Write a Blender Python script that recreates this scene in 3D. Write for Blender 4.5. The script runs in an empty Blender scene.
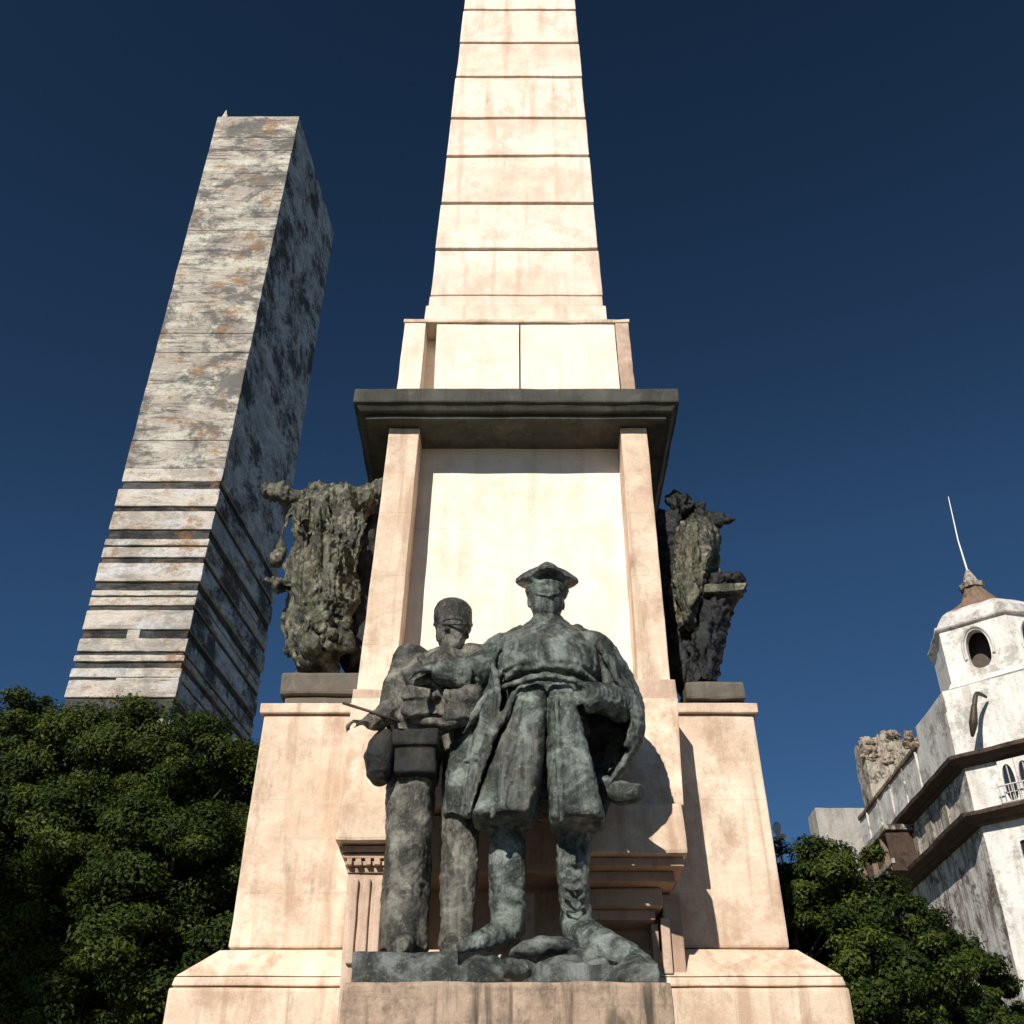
import bpy, bmesh, math, random
import numpy as np
from mathutils import Vector, Matrix, noise
random.seed(7); np.random.seed(7)
R = math.radians
scene = bpy.context.scene
COL = scene.collection

# ---------------------------------------------------------------- camera
PITCH = R(34.3); F = 1098.0; CAMZ = 1.6
cd = bpy.data.cameras.new('camera'); cam = bpy.data.objects.new('camera', cd); COL.objects.link(cam)
cd.sensor_width = 36; cd.lens = 36 * F / 1024; cd.clip_end = 20000; cd.clip_start = 0.1
cam.location = (0, 0, CAMZ); cam.rotation_euler = (R(90) + PITCH, 0, 0)
scene.camera = cam
# ---------------------------------------------------------------- sky, sun, exposure
SUN_EL, SUN_AZ = R(33), R(22)          # azimuth: degrees to the left of straight behind the camera
w = bpy.data.worlds.new('World'); scene.world = w; w.use_nodes = True
nt = w.node_tree; bg = nt.nodes['Background']
sky = nt.nodes.new('ShaderNodeTexSky'); sky.sky_type = 'NISHITA'; sky.sun_disc = False
sky.sun_elevation = SUN_EL; sky.sun_rotation = R(180) + SUN_AZ
sky.altitude = 2500; sky.air_density = 0.72; sky.dust_density = 0.0; sky.ozone_density = 3.6
tm = nt.nodes.new('ShaderNodeMix'); tm.data_type = 'RGBA'; tm.blend_type = 'MULTIPLY'; tm.inputs[0].default_value = 1; tm.inputs[7].default_value = (.70, .99, 1.06, 1)
nt.links.new(sky.outputs[0], tm.inputs[6]); nt.links.new(tm.outputs[2], bg.inputs[0])
# deep polarised sky: its contrast is raised around its mean brightness
bw = nt.nodes.new('ShaderNodeRGBToBW'); nt.links.new(tm.outputs[2], bw.inputs[0])
dv = nt.nodes.new('ShaderNodeMath'); dv.operation = 'DIVIDE'; dv.inputs[1].default_value = .62; nt.links.new(bw.outputs[0], dv.inputs[0])
pw = nt.nodes.new('ShaderNodeMath'); pw.operation = 'POWER'; pw.inputs[1].default_value = .8; nt.links.new(dv.outputs[0], pw.inputs[0])
mn = nt.nodes.new('ShaderNodeMath'); mn.operation = 'MINIMUM'; mn.inputs[1].default_value = 1.4; nt.links.new(pw.outputs[0], mn.inputs[0])
ms = nt.nodes.new('ShaderNodeMath'); ms.operation = 'MULTIPLY'; ms.inputs[1].default_value = .042; nt.links.new(mn.outputs[0], ms.inputs[0])
nt.links.new(ms.outputs[0], bg.inputs[1])
sl = bpy.data.lights.new('sun', 'SUN'); sun = bpy.data.objects.new('sun', sl); COL.objects.link(sun)
sl.energy = 5.0; sl.angle = R(0.5); sl.color = (1.0, 0.95, 0.865)
sd = Vector((-math.sin(SUN_AZ) * math.cos(SUN_EL), -math.cos(SUN_AZ) * math.cos(SUN_EL), math.sin(SUN_EL)))
sun.rotation_euler = sd.to_track_quat('Z', 'Y').to_euler(); sun.location = (-10, -10, 30)
scene.view_settings.view_transform = 'Standard'; scene.view_settings.look = 'None'
scene.view_settings.exposure = 0.17; scene.view_settings.gamma = 1

# ---------------------------------------------------------------- helpers
def tn(y): return math.tan(PITCH + math.atan((512 - y) / F))
def P(x, y, Y):
    """world point seen at photo position x, y standing Y metres in front"""
    h = Y * tn(y); zc = Y * math.cos(PITCH) + h * math.sin(PITCH)
    return Vector(((x - 512) * zc / F, Y, CAMZ + h))
def X(x, y, Y): return P(x, y, Y).x
def Z(y, Y): return CAMZ + Y * tn(y)

def thing(name, label, cat, loc=(0, 0, 0), group=None):
    o = bpy.data.objects.new(name, None); COL.objects.link(o); o.location = loc
    o.empty_display_size = .3
    o['label'] = label; o['category'] = cat
    if group: o['group'] = group
    return o
def tag(o, label, cat, group=None):
    o['label'] = label; o['category'] = cat
    if group: o['group'] = group
    return o
def link(name, me, mat, parent=None, smooth=False, label=None):
    """mesh given in world coordinates"""
    o = bpy.data.objects.new(name, me); COL.objects.link(o)
    if mat and not me.materials: me.materials.append(mat)
    if parent:
        me.transform(Matrix.Translation(-wloc(parent))); o.parent = parent
    if smooth: me.polygons.foreach_set('use_smooth', [True] * len(me.polygons))
    if label: o['label'] = label
    return o
def wloc(p):
    v = Vector(p.location)
    while p.parent: p = p.parent; v += Vector(p.location)
    return v
def from_bm(name, bm, mat, parent=None, smooth=False, label=None):
    me = bpy.data.meshes.new(name); bmesh.ops.recalc_face_normals(bm, faces=bm.faces); bm.to_mesh(me); bm.free()
    return link(name, me, mat, parent, smooth, label)

def hexa(bm, c8, bev=0.0, step=None):
    """block from 8 corners (bottom 4 ccw, top 4 ccw), bevelled, cut into a grid"""
    t = bmesh.new()
    v = [t.verts.new(c) for c in c8]
    for f in ((3, 2, 1, 0), (4, 5, 6, 7), (0, 1, 5, 4), (1, 2, 6, 5), (2, 3, 7, 6), (3, 0, 4, 7)):
        t.faces.new([v[i] for i in f])
    if bev: bmesh.ops.bevel(t, geom=list(t.edges), offset=bev, segments=2, profile=.6, affect='EDGES')
    if step:
        co = [x.co for x in t.verts]
        for ax in range(3):
            lo = min(c[ax] for c in co) + .0; hi = max(c[ax] for c in co)
            n = int((hi - lo) / step)
            for k in range(1, min(n, 60) + 1):
                pos = lo + (hi - lo) * k / (min(n, 60) + 1)
                pl = [0, 0, 0]; pl[ax] = 1; pc = [0, 0, 0]; pc[ax] = pos
                bmesh.ops.bisect_plane(t, geom=list(t.verts) + list(t.edges) + list(t.faces), plane_co=pc, plane_no=pl)
    me = bpy.data.meshes.new('tmp'); bmesh.ops.recalc_face_normals(t, faces=t.faces); t.to_mesh(me); t.free()
    bm.from_mesh(me); bpy.data.meshes.remove(me)
def rect(x0, x1, y0, y1, z): return [(x0, y0, z), (x1, y0, z), (x1, y1, z), (x0, y1, z)]
def box(bm, x0, x1, y0, y1, z0, z1, bev=0.0, step=None):
    hexa(bm, rect(x0, x1, y0, y1, z0) + rect(x0, x1, y0, y1, z1), bev, step)
def rough(bm, amp, freq, seed=0.0):
    for v in bm.verts:
        n = noise.noise_vector(v.co * freq + Vector((seed, seed * 2, 0))) + .5 * noise.noise_vector(v.co * freq * 3.1 + Vector((seed, 0, 3)))
        v.co += n * amp
def prism(bm, pts, z0, z1):
    """vertical prism from plan points"""
    a = [bm.verts.new((p[0], p[1], z0)) for p in pts]; b = [bm.verts.new((p[0], p[1], z1)) for p in pts]
    n = len(pts); bm.faces.new(a[::-1]); bm.faces.new(b)
    for i in range(n): bm.faces.new((a[i], a[(i + 1) % n], b[(i + 1) % n], b[i]))
def tube(bm, pts, rad, seg=14, flat=None, twist=None):
    """closed tapering tube along points; rad: number or list; flat: (a,b) factors"""
    pts = [Vector(p) for p in pts]
    if not isinstance(rad, (list, tuple)): rad = [rad] * len(pts)
    rings = []; up = Vector((0, 1, 0)); side = None
    for i, p in enumerate(pts):
        d = (pts[min(i + 1, len(pts) - 1)] - pts[max(i - 1, 0)]).normalized()
        if side is None:
            s = d.cross(up); s = s.normalized() if s.length > .05 else d.cross(Vector((1, 0, 0))).normalized()
        else:
            s = (side - d * side.dot(d)).normalized()
        side = s; u = s.cross(d)
        fa, fb = flat if flat else (1, 1)
        rings.append([bm.verts.new(p + s * math.cos(2 * math.pi * k / seg) * rad[i] * fa + u * math.sin(2 * math.pi * k / seg) * rad[i] * fb) for k in range(seg)])
    for a, b in zip(rings, rings[1:]):
        for k in range(seg): bm.faces.new((a[k], a[(k + 1) % seg], b[(k + 1) % seg], b[k]))
    bm.faces.new(rings[0][::-1]); bm.faces.new(rings[-1])
def loft(bm, rings):
    rs = [[bm.verts.new(p) for p in r] for r in rings]; n = len(rs[0])
    for a, b in zip(rs, rs[1:]):
        for k in range(n): bm.faces.new((a[k], a[(k + 1) % n], b[(k + 1) % n], b[k]))
    bm.faces.new(rs[0][::-1]); bm.faces.new(rs[-1])
def ell(bm, c, r, rot=None, seg=20):
    m = Matrix.Translation(c) @ (rot.to_4x4() if rot else Matrix.Identity(4)) @ Matrix.Diagonal((*r, 1))
    bmesh.ops.create_uvsphere(bm, u_segments=seg, v_segments=seg // 2, radius=1, matrix=m)
def bez(pts, n=10):
    """catmull-rom through points"""
    pts = [Vector(p) for p in pts]; out = []
    for i in range(len(pts) - 1):
        a = pts[max(i - 1, 0)]; b = pts[i]; c = pts[i + 1]; d = pts[min(i + 2, len(pts) - 1)]
        for k in range(n):
            t = k / n
            out.append(.5 * ((2 * b) + (c - a) * t + (2 * a - 5 * b + 4 * c - d) * t * t + (3 * b - a - 3 * c + d) * t ** 3))
    out.append(pts[-1]); return out
def lerps(v, n):
    out = []
    for i in range(len(v) - 1):
        for k in range(n): out.append(v[i] + (v[i + 1] - v[i]) * k / n)
    return out + [v[-1]]
def sheet(bm, grid, th):
    """thick cloth from a grid of points"""
    m, n = len(grid), len(grid[0]); F_, B_ = [], []
    for i in range(m):
        fr, br = [], []
        for j in range(n):
            du = grid[i][min(j + 1, n - 1)] - grid[i][max(j - 1, 0)]; dv = grid[min(i + 1, m - 1)][j] - grid[max(i - 1, 0)][j]
            nn = du.cross(dv); nn = nn.normalized() if nn.length > 1e-6 else Vector((0, 1, 0))
            fr.append(bm.verts.new(grid[i][j] + nn * th / 2)); br.append(bm.verts.new(grid[i][j] - nn * th / 2))
        F_.append(fr); B_.append(br)
    for i in range(m - 1):
        for j in range(n - 1):
            bm.faces.new((F_[i][j], F_[i][j + 1], F_[i + 1][j + 1], F_[i + 1][j]))
            bm.faces.new((B_[i + 1][j], B_[i + 1][j + 1], B_[i][j + 1], B_[i][j]))
    for i in range(m - 1):
        bm.faces.new((F_[i][0], F_[i + 1][0], B_[i + 1][0], B_[i][0])); bm.faces.new((F_[i + 1][-1], F_[i][-1], B_[i][-1], B_[i + 1][-1]))
    for j in range(n - 1):
        bm.faces.new((F_[0][j + 1], F_[0][j], B_[0][j], B_[0][j + 1])); bm.faces.new((F_[-1][j], F_[-1][j + 1], B_[-1][j + 1], B_[-1][j]))
def cloth(bm, rows, th, foldamp=.03, folds=5, nv=6, nu=6, ph=0.0):
    cols = [bez(r, nu) for r in rows]; n = len(cols[0])
    cl = [bez([c[j] for c in cols], nv) for j in range(n)]
    m = len(cl[0]); grid = []
    for i in range(m):
        row = []
        for j in range(n):
            p = cl[j][i].copy(); u = j / (n - 1); v = i / (m - 1)
            a = foldamp * (.25 + v) * math.sin(u * folds * math.tau + ph + 1.3 * v)
            du = cl[min(j + 1, n - 1)][i] - cl[max(j - 1, 0)][i]; nn = Vector((du.y, -du.x, 0))
            if nn.length > 1e-6: p += nn.normalized() * a
            row.append(p)
        grid.append(row)
    sheet(bm, grid, th)
def sculpt(name, bm, mat, parent, voxel=.014, smooth=3, disp=((.008, 6), (.004, 20)), label=None):
    """fuse overlapping closed shapes into one continuous surface and give it a modelled, uneven skin"""
    bmesh.ops.recalc_face_normals(bm, faces=bm.faces)
    me = bpy.data.meshes.new('s'); bm.to_mesh(me); bm.free()
    o = bpy.data.objects.new('s', me); COL.objects.link(o)
    m = o.modifiers.new('r', 'REMESH'); m.mode = 'VOXEL'; m.voxel_size = voxel; m.adaptivity = 0
    if smooth:
        s = o.modifiers.new('s', 'SMOOTH'); s.iterations = smooth; s.factor = .5
    dg = bpy.context.evaluated_depsgraph_get(); dg.update()
    m2 = bpy.data.meshes.new_from_object(o.evaluated_get(dg)); bpy.data.objects.remove(o); bpy.data.meshes.remove(me)
    co = np.empty(len(m2.vertices) * 3); m2.vertices.foreach_get('co', co); co = co.reshape(-1, 3)
    no = np.array([v.normal[:] for v in m2.vertices])
    d = np.zeros(len(co))
    for dd in disp:
        a, f = dd[0], dd[1]; q = co * np.array([f, f, f * (dd[2] if len(dd) > 2 else 1)])
        d += a * np.array([noise.noise(Vector(c)) for c in q])
    co += no * d[:, None]
    m2.vertices.foreach_set('co', co.ravel()); m2.name = name; m2.materials.clear()
    return link(name, m2, mat, parent, True, label)

# ---------------------------------------------------------------- materials
class N:
    def __init__(s, name):
        s.m = bpy.data.materials.new(name); s.m.use_nodes = True; s.t = s.m.node_tree
        s.b = s.t.nodes['Principled BSDF']; s.tc = s.t.nodes.new('ShaderNodeTexCoord')
        s.co = s.tc.outputs['Object']
    def n(s, typ, **kw):
        x = s.t.nodes.new(typ)
        for k, v in kw.items(): setattr(x, k, v)
        return x
    def l(s, a, b): s.t.links.new(a, b)
    def map(s, sc=(1, 1, 1), loc=(0, 0, 0), rot=(0, 0, 0)):
        m = s.n('ShaderNodeMapping'); m.inputs['Scale'].default_value = sc; m.inputs['Location'].default_value = loc
        m.inputs['Rotation'].default_value = rot; s.l(s.co, m.inputs[0]); return m.outputs[0]
    def noise(s, scale, detail=6, rough=.6, co=None, dist=0):
        x = s.n('ShaderNodeTexNoise'); x.inputs['Scale'].default_value = scale; x.inputs['Detail'].default_value = detail
        x.inputs['Roughness'].default_value = rough; x.inputs['Distortion'].default_value = dist
        s.l(co or s.co, x.inputs['Vector']); return x.outputs['Fac']
    def ramp(s, fac, stops):
        x = s.n('ShaderNodeValToRGB'); e = x.color_ramp.elements
        e[0].position, e[1].position = stops[0][0], stops[-1][0]
        for p, c in stops[1:-1]: e.new(p)
        for el, (p, c) in zip(e, stops): el.color = (*c, 1) if isinstance(c, tuple) else (c, c, c, 1)
        s.l(fac, x.inputs[0]); return x.outputs[0]
    def mix(s, fac, a, b, mode='MIX'):
        x = s.n('ShaderNodeMix'); x.data_type = 'RGBA'; x.blend_type = mode
        for i_, v in ((0, fac), (6, a), (7, b)):
            sock = x.inputs[i_]
            if isinstance(v, (int, float)): sock.default_value = v if i_ == 0 else (v, v, v, 1)
            elif isinstance(v, tuple): sock.default_value = (*v, 1)
            else: s.l(v, sock)
        return x.outputs[2]
    def math(s, op, a, b):
        x = s.n('ShaderNodeMath', operation=op)
        for i, v in enumerate((a, b)):
            if isinstance(v, (int, float)): x.inputs[i].default_value = v
            else: s.l(v, x.inputs[i])
        return x.outputs[0]
    def bump(s, h, strength=.5, dist=.02, prev=None):
        x = s.n('ShaderNodeBump'); x.inputs['Strength'].default_value = strength; x.inputs['Distance'].default_value = dist
        s.l(h, x.inputs['Height'])
        if prev: s.l(prev, x.inputs['Normal'])
        return x.outputs[0]
    def done(s, col, rough=.8, nrm=None, metal=0, spec=.3):
        if isinstance(col, tuple): s.b.inputs['Base Color'].default_value = (*col, 1)
        else: s.l(col, s.b.inputs['Base Color'])
        if isinstance(rough, (int, float)): s.b.inputs['Roughness'].default_value = rough
        else: s.l(rough, s.b.inputs['Roughness'])
        s.b.inputs['Metallic'].default_value = metal; s.b.inputs['Specular IOR Level'].default_value = spec
        if nrm: s.l(nrm, s.b.inputs['Normal'])
        return s.m

def stone(name, a, b, stain=(.35, .2, .12), stain_amt=.35, streak=.35, grime=(.12, .10, .08), grime_amt=.3, scale=1.0, course=None):
    m = N(name)
    big = m.noise(1.1 * scale, 5, .6, dist=.4)
    col = m.mix(m.ramp(big, [(.35, 0.0), (.65, 1.0)]), a, b)
    blot = m.ramp(m.noise(2.7 * scale, 9, .72, co=m.map((1, 1, .8), (4, 2, 7))), [(.48, 0.0), (.64, 1.0)])
    col = m.mix(m.math('MULTIPLY', blot, stain_amt), col, stain, 'MIX')
    st = m.ramp(m.noise(6 * scale, 6, .6, co=m.map((1, 1, .07), (1, 5, 2)), dist=.3), [(.52, 0.0), (.66, 1.0)])
    col = m.mix(m.math('MULTIPLY', st, streak), col, stain)
    gr = m.ramp(m.noise(7 * scale, 9, .78, co=m.map((1, 1, .25), (9, 3, 1))), [(.56, 0.0), (.68, 1.0)])
    col = m.mix(m.math('MULTIPLY', gr, grime_amt), col, grime)
    hor = m.ramp(m.noise(3 * scale, 5, .6, co=m.map((.35, .35, 7), (2, 2, 2))), [(.55, 0.0), (.8, 1.0)])
    col = m.mix(m.math('MULTIPLY', hor, grime_amt * .55), col, stain)
    if name == 'obelisk_stone':
        cz = m.ramp(m.noise(1.0, 2, .5, co=m.map((.05, .05, .9), (1, 1, 4))), [(.42, 0.0), (.58, 1.0)])
        col = m.mix(m.math('MULTIPLY', cz, .38), col, (.66, .47, .35))
    fine = m.noise(90, 3, .7)
    mo = m.ramp(m.noise(5.5 * scale, 10, .78, co=m.map((1, 1, 1.4), (13, 5, 2)), dist=.8), [(.44, 0.0), (.50, .5), (.60, 1.0)])
    col = m.mix(m.math('MULTIPLY', mo, stain_amt * .35), col, tuple(c * 1.25 for c in stain))
    pit = m.ramp(m.noise(38, 6, .8), [(.60, 0.0), (.70, 1.0)])
    col = m.mix(m.math('MULTIPLY', pit, .22), col, (.20, .13, .09))
    col = m.mix(m.math('MULTIPLY', m.ramp(fine, [(.35, 0.0), (.75, 1.0)]), .22), col, (.14, .09, .06))
    h = m.math('ADD', m.math('MULTIPLY', m.noise(14, 8, .7), 1.0), m.math('MULTIPLY', fine, .25))
    nrm = m.bump(h, .35, .02)
    if course:
        sw = m.n('ShaderNodeSeparateXYZ'); m.l(m.co, sw.inputs[0]); cb = m.n('ShaderNodeCombineXYZ')
        m.l(sw.outputs[0], cb.inputs[0]); m.l(sw.outputs[2], cb.inputs[1])
        br = m.n('ShaderNodeTexBrick'); m.l(cb.outputs[0], br.inputs['Vector'])
        br.inputs['Scale'].default_value = 1; br.inputs['Brick Width'].default_value = course[0]; br.inputs['Row Height'].default_value = course[1]
        br.inputs['Mortar Size'].default_value = .006; br.inputs['Mortar Smooth'].default_value = .6
        br.inputs['Color1'].default_value = (1, 1, 1, 1); br.inputs['Color2'].default_value = (.93, .93, .93, 1); br.inputs['Mortar'].default_value = (.35, .35, .35, 1)
        jn = m.ramp(m.noise(2.2, 3, .5, co=m.map((1, 1, 1), (3, 3, 3))), [(.4, .1), (.62, 1.0)])
        jf = m.mix(m.math('MULTIPLY', jn, course[2]), (1., 1., 1.), br.outputs['Color'])
        col = m.mix(1.0, col, jf, 'MULTIPLY')
        nrm = m.bump(jf, .25, .01, nrm)
    return m.done(col, .82, nrm, spec=.25)

M = {}
M['panel'] = stone('cream_stone', (.95, .86, .74), (.90, .79, .66), (.62, .42, .28), .32, .25, grime_amt=.10, course=(1.4, .62, .35))
M['stone'] = stone('pink_stone', (.68, .52, .38), (.88, .75, .59), (.42, .26, .17), .7, .6, grime_amt=.4, course=(1.7, .8, .3))
M['obelisk'] = stone('obelisk_stone', (.94, .85, .73), (.88, .77, .64), (.52, .33, .23), .5, .5, grime_amt=.28)
M['plinth'] = stone('plinth_stone', (.34, .23, .16), (.50, .37, .27), (.07, .055, .04), .8, 1.0, grime=(.045, .045, .04), grime_amt=.8, scale=1.3)
M['brown'] = stone('brown_stone', (.50, .34, .24), (.58, .42, .30), (.26, .15, .10), .5, .4, grime_amt=.5)
M['trim'] = stone('trim_stone', (.55, .40, .30), (.68, .52, .40), (.28, .17, .12), .5, .3, grime_amt=.5)
M['joint'] = stone('joint_mortar', (.16, .10, .07), (.22, .14, .10))
M['slate'] = stone('green_black_stone', (.045, .05, .042), (.095, .10, .085), (.02, .022, .018), .7, .6, grime=(.20, .19, .12), grime_amt=.4)
M['pedestal_dark'] = stone('dark_stone', (.12, .105, .085), (.17, .15, .12), (.05, .045, .04), .5, .5, grime=(.3, .27, .2), grime_amt=.4)

def bronze(name, dark, mid, light, moss=None, bscale=1.0):
    m = N(name)
    a = m.noise(3.5 * bscale, 8, .7, dist=.5)
    col = m.ramp(a, [(.38, dark), (.50, mid), (.64, light)])
    st = m.ramp(m.noise(8, 6, .65, co=m.map((1, 1, .12), (3, 1, 5)), dist=.6), [(.5, 0.0), (.72, 1.0)])
    col = m.mix(m.math('MULTIPLY', st, .7), col, light)
    sp = m.ramp(m.noise(40, 5, .8), [(.55, 0.0), (.7, 1.0)])
    col = m.mix(m.math('MULTIPLY', sp, .45), col, tuple(min(1, c * 1.7) for c in light))
    if moss:
        mo = m.ramp(m.noise(5, 8, .75, co=m.map((1, 1, 1), (8, 8, 8))), [(.5, 0.0), (.62, 1.0)])
        col = m.mix(m.math('MULTIPLY', mo, .8), col, moss)
    brn = m.ramp(m.noise(2.3, 6, .7, co=m.map((1, 1, .6), (5, 5, 1))), [(.56, 0.0), (.7, 1.0)])
    col = m.mix(m.math('MULTIPLY', brn, .5), col, (.12, .085, .05))
    n1 = m.bump(m.noise(24, 8, .78), .8, .025); n2 = m.bump(m.noise(110, 3, .7), .5, .005, n1)
    return m.done(col, m.ramp(m.noise(12, 4, .6), [(.3, .28), (.7, .6)]), n2, metal=.3, spec=.55)
M['bronze'] = bronze('weathered_bronze', (.014, .017, .015), (.055, .066, .057), (.30, .335, .30))
M['bronze_soldier'] = bronze('brown_bronze', (.014, .014, .012), (.058, .056, .045), (.30, .285, .235))
M['moss_bronze'] = bronze('mossy_bronze', (.012, .012, .010), (.045, .042, .03), (.28, .265, .19), (.05, .065, .02), 2.0)
M['bronze_shade_dark'] = bronze('shaded_black_bronze', (.004, .005, .005), (.009, .010, .010), (.03, .033, .033))  # near-black copy of the bronze: shade of backlit parts put into the colour
M['bronze_base'] = bronze('bronze_base', (.012, .013, .012), (.045, .051, .045), (.24, .26, .24))

def concrete(name, a, b, dark, rust, strong=1.0, hz=1.0):
    m = N(name)
    col = m.mix(m.ramp(m.noise(.16, 8, .7, dist=.6), [(.4, 0.0), (.6, 1.0)]), a, b)
    h = m.ramp(m.noise(1.2, 9, .75, co=m.map((.10, .10, 1.0))), [(.53, 0.0), (.58, 1.0)])
    col = m.mix(m.math('MULTIPLY', h, .8 * strong * hz), col, dark)
    lt = m.ramp(m.noise(.55, 9, .75, co=m.map((.35, .35, 1.2), (41, 3, 8))), [(.5, 0.0), (.58, 1.0)])
    col = m.mix(m.math('MULTIPLY', lt, .8), col, tuple(min(.88, c * 1.3) for c in a))
    p = m.ramp(m.noise(.13, 12, .8, co=m.map((1, 1, 1.3), (31, 7, 19)), dist=.25), [(.49, 0.0), (.56, 1.0)])
    col = m.mix(m.math('MULTIPLY', p, .8 * strong), col, dark)
    sp = m.ramp(m.noise(.8, 10, .85, co=m.map((.7, .7, 1), (5, 27, 3))), [(.58, 0.0), (.63, 1.0)])
    col = m.mix(m.math('MULTIPLY', sp, .75 * strong), col, tuple(c * .6 for c in dark))
    r_ = m.ramp(m.noise(.25, 10, .8, co=m.map((1, 1, 1.2), (3, 17, 40)), dist=.2), [(.54, 0.0), (.62, 1.0)])
    col = m.mix(m.math('MULTIPLY', r_, .85), col, rust)
    f = m.noise(2.5, 10, .85)
    col = m.mix(m.math('MULTIPLY', m.ramp(f, [(.5, 0.0), (.62, 1.0)]), .35), col, dark)
    return m.done(col, .9, m.bump(m.math('ADD', m.noise(1.1, 12, .85, co=m.map((.6, .6, 1.3))), f), 1.0, .3), spec=.15)
M['tower'] = concrete('tower_concrete', (.74, .65, .55), (.52, .46, .40), (.12, .12, .12), (.45, .24, .10), 1.0)
M['tower_band'] = concrete('tower_band_concrete', (.92, .81, .69), (.74, .66, .57), (.26, .24, .22), (.45, .25, .12), .6)
M['tower_side'] = concrete('tower_side_concrete', (.80, .79, .80), (.5, .5, .53), (.05, .05, .055), (.2, .1, .07), 1.1, .3)
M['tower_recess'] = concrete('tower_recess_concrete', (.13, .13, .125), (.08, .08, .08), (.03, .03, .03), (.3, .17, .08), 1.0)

def plaster(name, a, grime, amt, drip=.6, sc=1.0):
    m = N(name)
    col = m.mix(m.ramp(m.noise(.6 * sc, 5, .6), [(.35, 0.0), (.7, 1.0)]), a, tuple(c * .86 for c in a))
    d = m.ramp(m.noise(1.6 * sc, 9, .75, co=m.map((1, 1, .22), (2, 2, 9)), dist=.1), [(.46, 0.0), (.60, 1.0)])
    col = m.mix(m.math('MULTIPLY', d, drip), col, grime)
    k = m.ramp(m.noise(.8 * sc, 10, .82, co=m.map((1, 1, 1), (12, 4, 6)), dist=.2), [(.52, 0.0), (.58, 1.0)])
    col = m.mix(m.math('MULTIPLY', k, amt), col, tuple(c * .45 for c in grime))
    rr = m.ramp(m.noise(1.2 * sc, 8, .8, co=m.map((1, 1, .8), (22, 14, 6))), [(.6, 0.0), (.7, 1.0)])
    col = m.mix(m.math('MULTIPLY', rr, amt * .7), col, (.30, .17, .10))
    return m.done(col, .85, m.bump(m.noise(4 * sc, 10, .8), .9, .08), spec=.2)
M['white'] = plaster('white_plaster', (.86, .82, .76), (.36, .31, .26), .45, .45)
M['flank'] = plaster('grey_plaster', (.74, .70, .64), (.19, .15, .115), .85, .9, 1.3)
M['parapet'] = plaster('parapet_plaster', (.74, .71, .67), (.33, .29, .25), .6, .6)
M['mould'] = plaster('cornice_shade_brown', (.09, .06, .045), (.04, .03, .025), .6, .6, 2)  # cornice undersides: their shade put into a darker brown
M['ledge_brown'] = plaster('ledge_brown', (.17, .115, .085), (.05, .04, .03), .7, .7, 3)
M['roofbrown'] = plaster('roof_brown', (.27, .18, .125), (.10, .07, .05), .6, .6, 2)
M['ruin'] = plaster('ruin_stone', (.46, .41, .34), (.14, .11, .08), 1.0, .9, 2.2)
M['rubble'] = plaster('rubble_stone', (.42, .33, .25), (.10, .08, .06), .8, .6, 4)
M['greywall'] = plaster('grey_wall', (.44, .41, .37), (.26, .23, .20), .3, .6, 1)
m = N('dark_glass'); M['glass'] = m.done((.015, .016, .02), .25, None, 0, .5)
m = N('iron'); M['iron'] = m.done(m.mix(m.noise(6), (.05, .045, .04), (.12, .09, .07)), .6, None, .6)
m = N('pale_metal'); M['pale'] = m.done(m.mix(m.noise(3), (.62, .60, .57), (.45, .42, .4)), .5, None, .2)
m = N('bark'); M['bark'] = m.done(m.mix(m.noise(9, 8, .7, co=m.map((1, 1, .2))), (.05, .035, .025), (.13, .10, .075)), .9, m.bump(m.noise(12, 8, .7, co=m.map((1, 1, .2))), .8, .05))
def leafmat(name, a, b, c):
    m = N(name); at = m.n('ShaderNodeAttribute'); at.attribute_name = 'tone'
    col = m.ramp(at.outputs['Fac'], [(0.0, a), (.55, b), (1.0, c)])
    m.done(col, .6, None, 0, .12)
    tr = m.n('ShaderNodeBsdfTranslucent'); mx = m.n('ShaderNodeMixShader'); mx.inputs[0].default_value = .2
    m.l(m.mix(1.0, col, (1., 1.3, .5), 'MULTIPLY'), tr.inputs[0])
    m.l(m.b.outputs[0], mx.inputs[1]); m.l(tr.outputs[0], mx.inputs[2])
    m.l(mx.outputs[0], m.t.nodes['Material Output'].inputs[0]); return m.m
M['leaf'] = leafmat('leaf_green', (.010, .018, .005), (.028, .045, .008), (.10, .12, .017))
m = N('paving')
br = m.n('ShaderNodeTexBrick'); m.l(m.co, br.inputs['Vector']); br.inputs['Scale'].default_value = 1.2
br.inputs['Color1'].default_value = (.15, .135, .12, 1); br.inputs['Color2'].default_value = (.12, .11, .10, 1); br.inputs['Mortar'].default_value = (.1, .09, .08, 1)
br.inputs['Mortar Size'].default_value = .012
M['paving'] = m.done(m.mix(m.math('MULTIPLY', m.noise(2, 8, .7), .6), br.outputs['Color'], (.08, .07, .06)), .85)
m = N('earth'); M['earth'] = m.done(m.mix(m.noise(.05, 8, .7), (.10, .11, .05), (.16, .13, .09)), .95)

# ---------------------------------------------------------------- setting
def struct(name, bm, mat):
    o = from_bm(name, bm, mat); o['kind'] = 'structure'; return o
bm = bmesh.new(); v = [bm.verts.new(p) for p in ((-4000, -4000, 0), (4000, -4000, 0), (4000, 4000, 0), (-4000, 4000, 0))]; bm.faces.new(v)
struct('ground', bm, M['earth'])
bm = bmesh.new(); box(bm, -14, 14, -10, 26, -.1, .12); struct('plaza', bm, M['paving'])

# ---------------------------------------------------------------- the monument
mon = thing('monument', 'tall pale stone obelisk monument with dark cornice and stepped pink pedestal', 'monument', (0, 9, .12))
BW = 2.29
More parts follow.
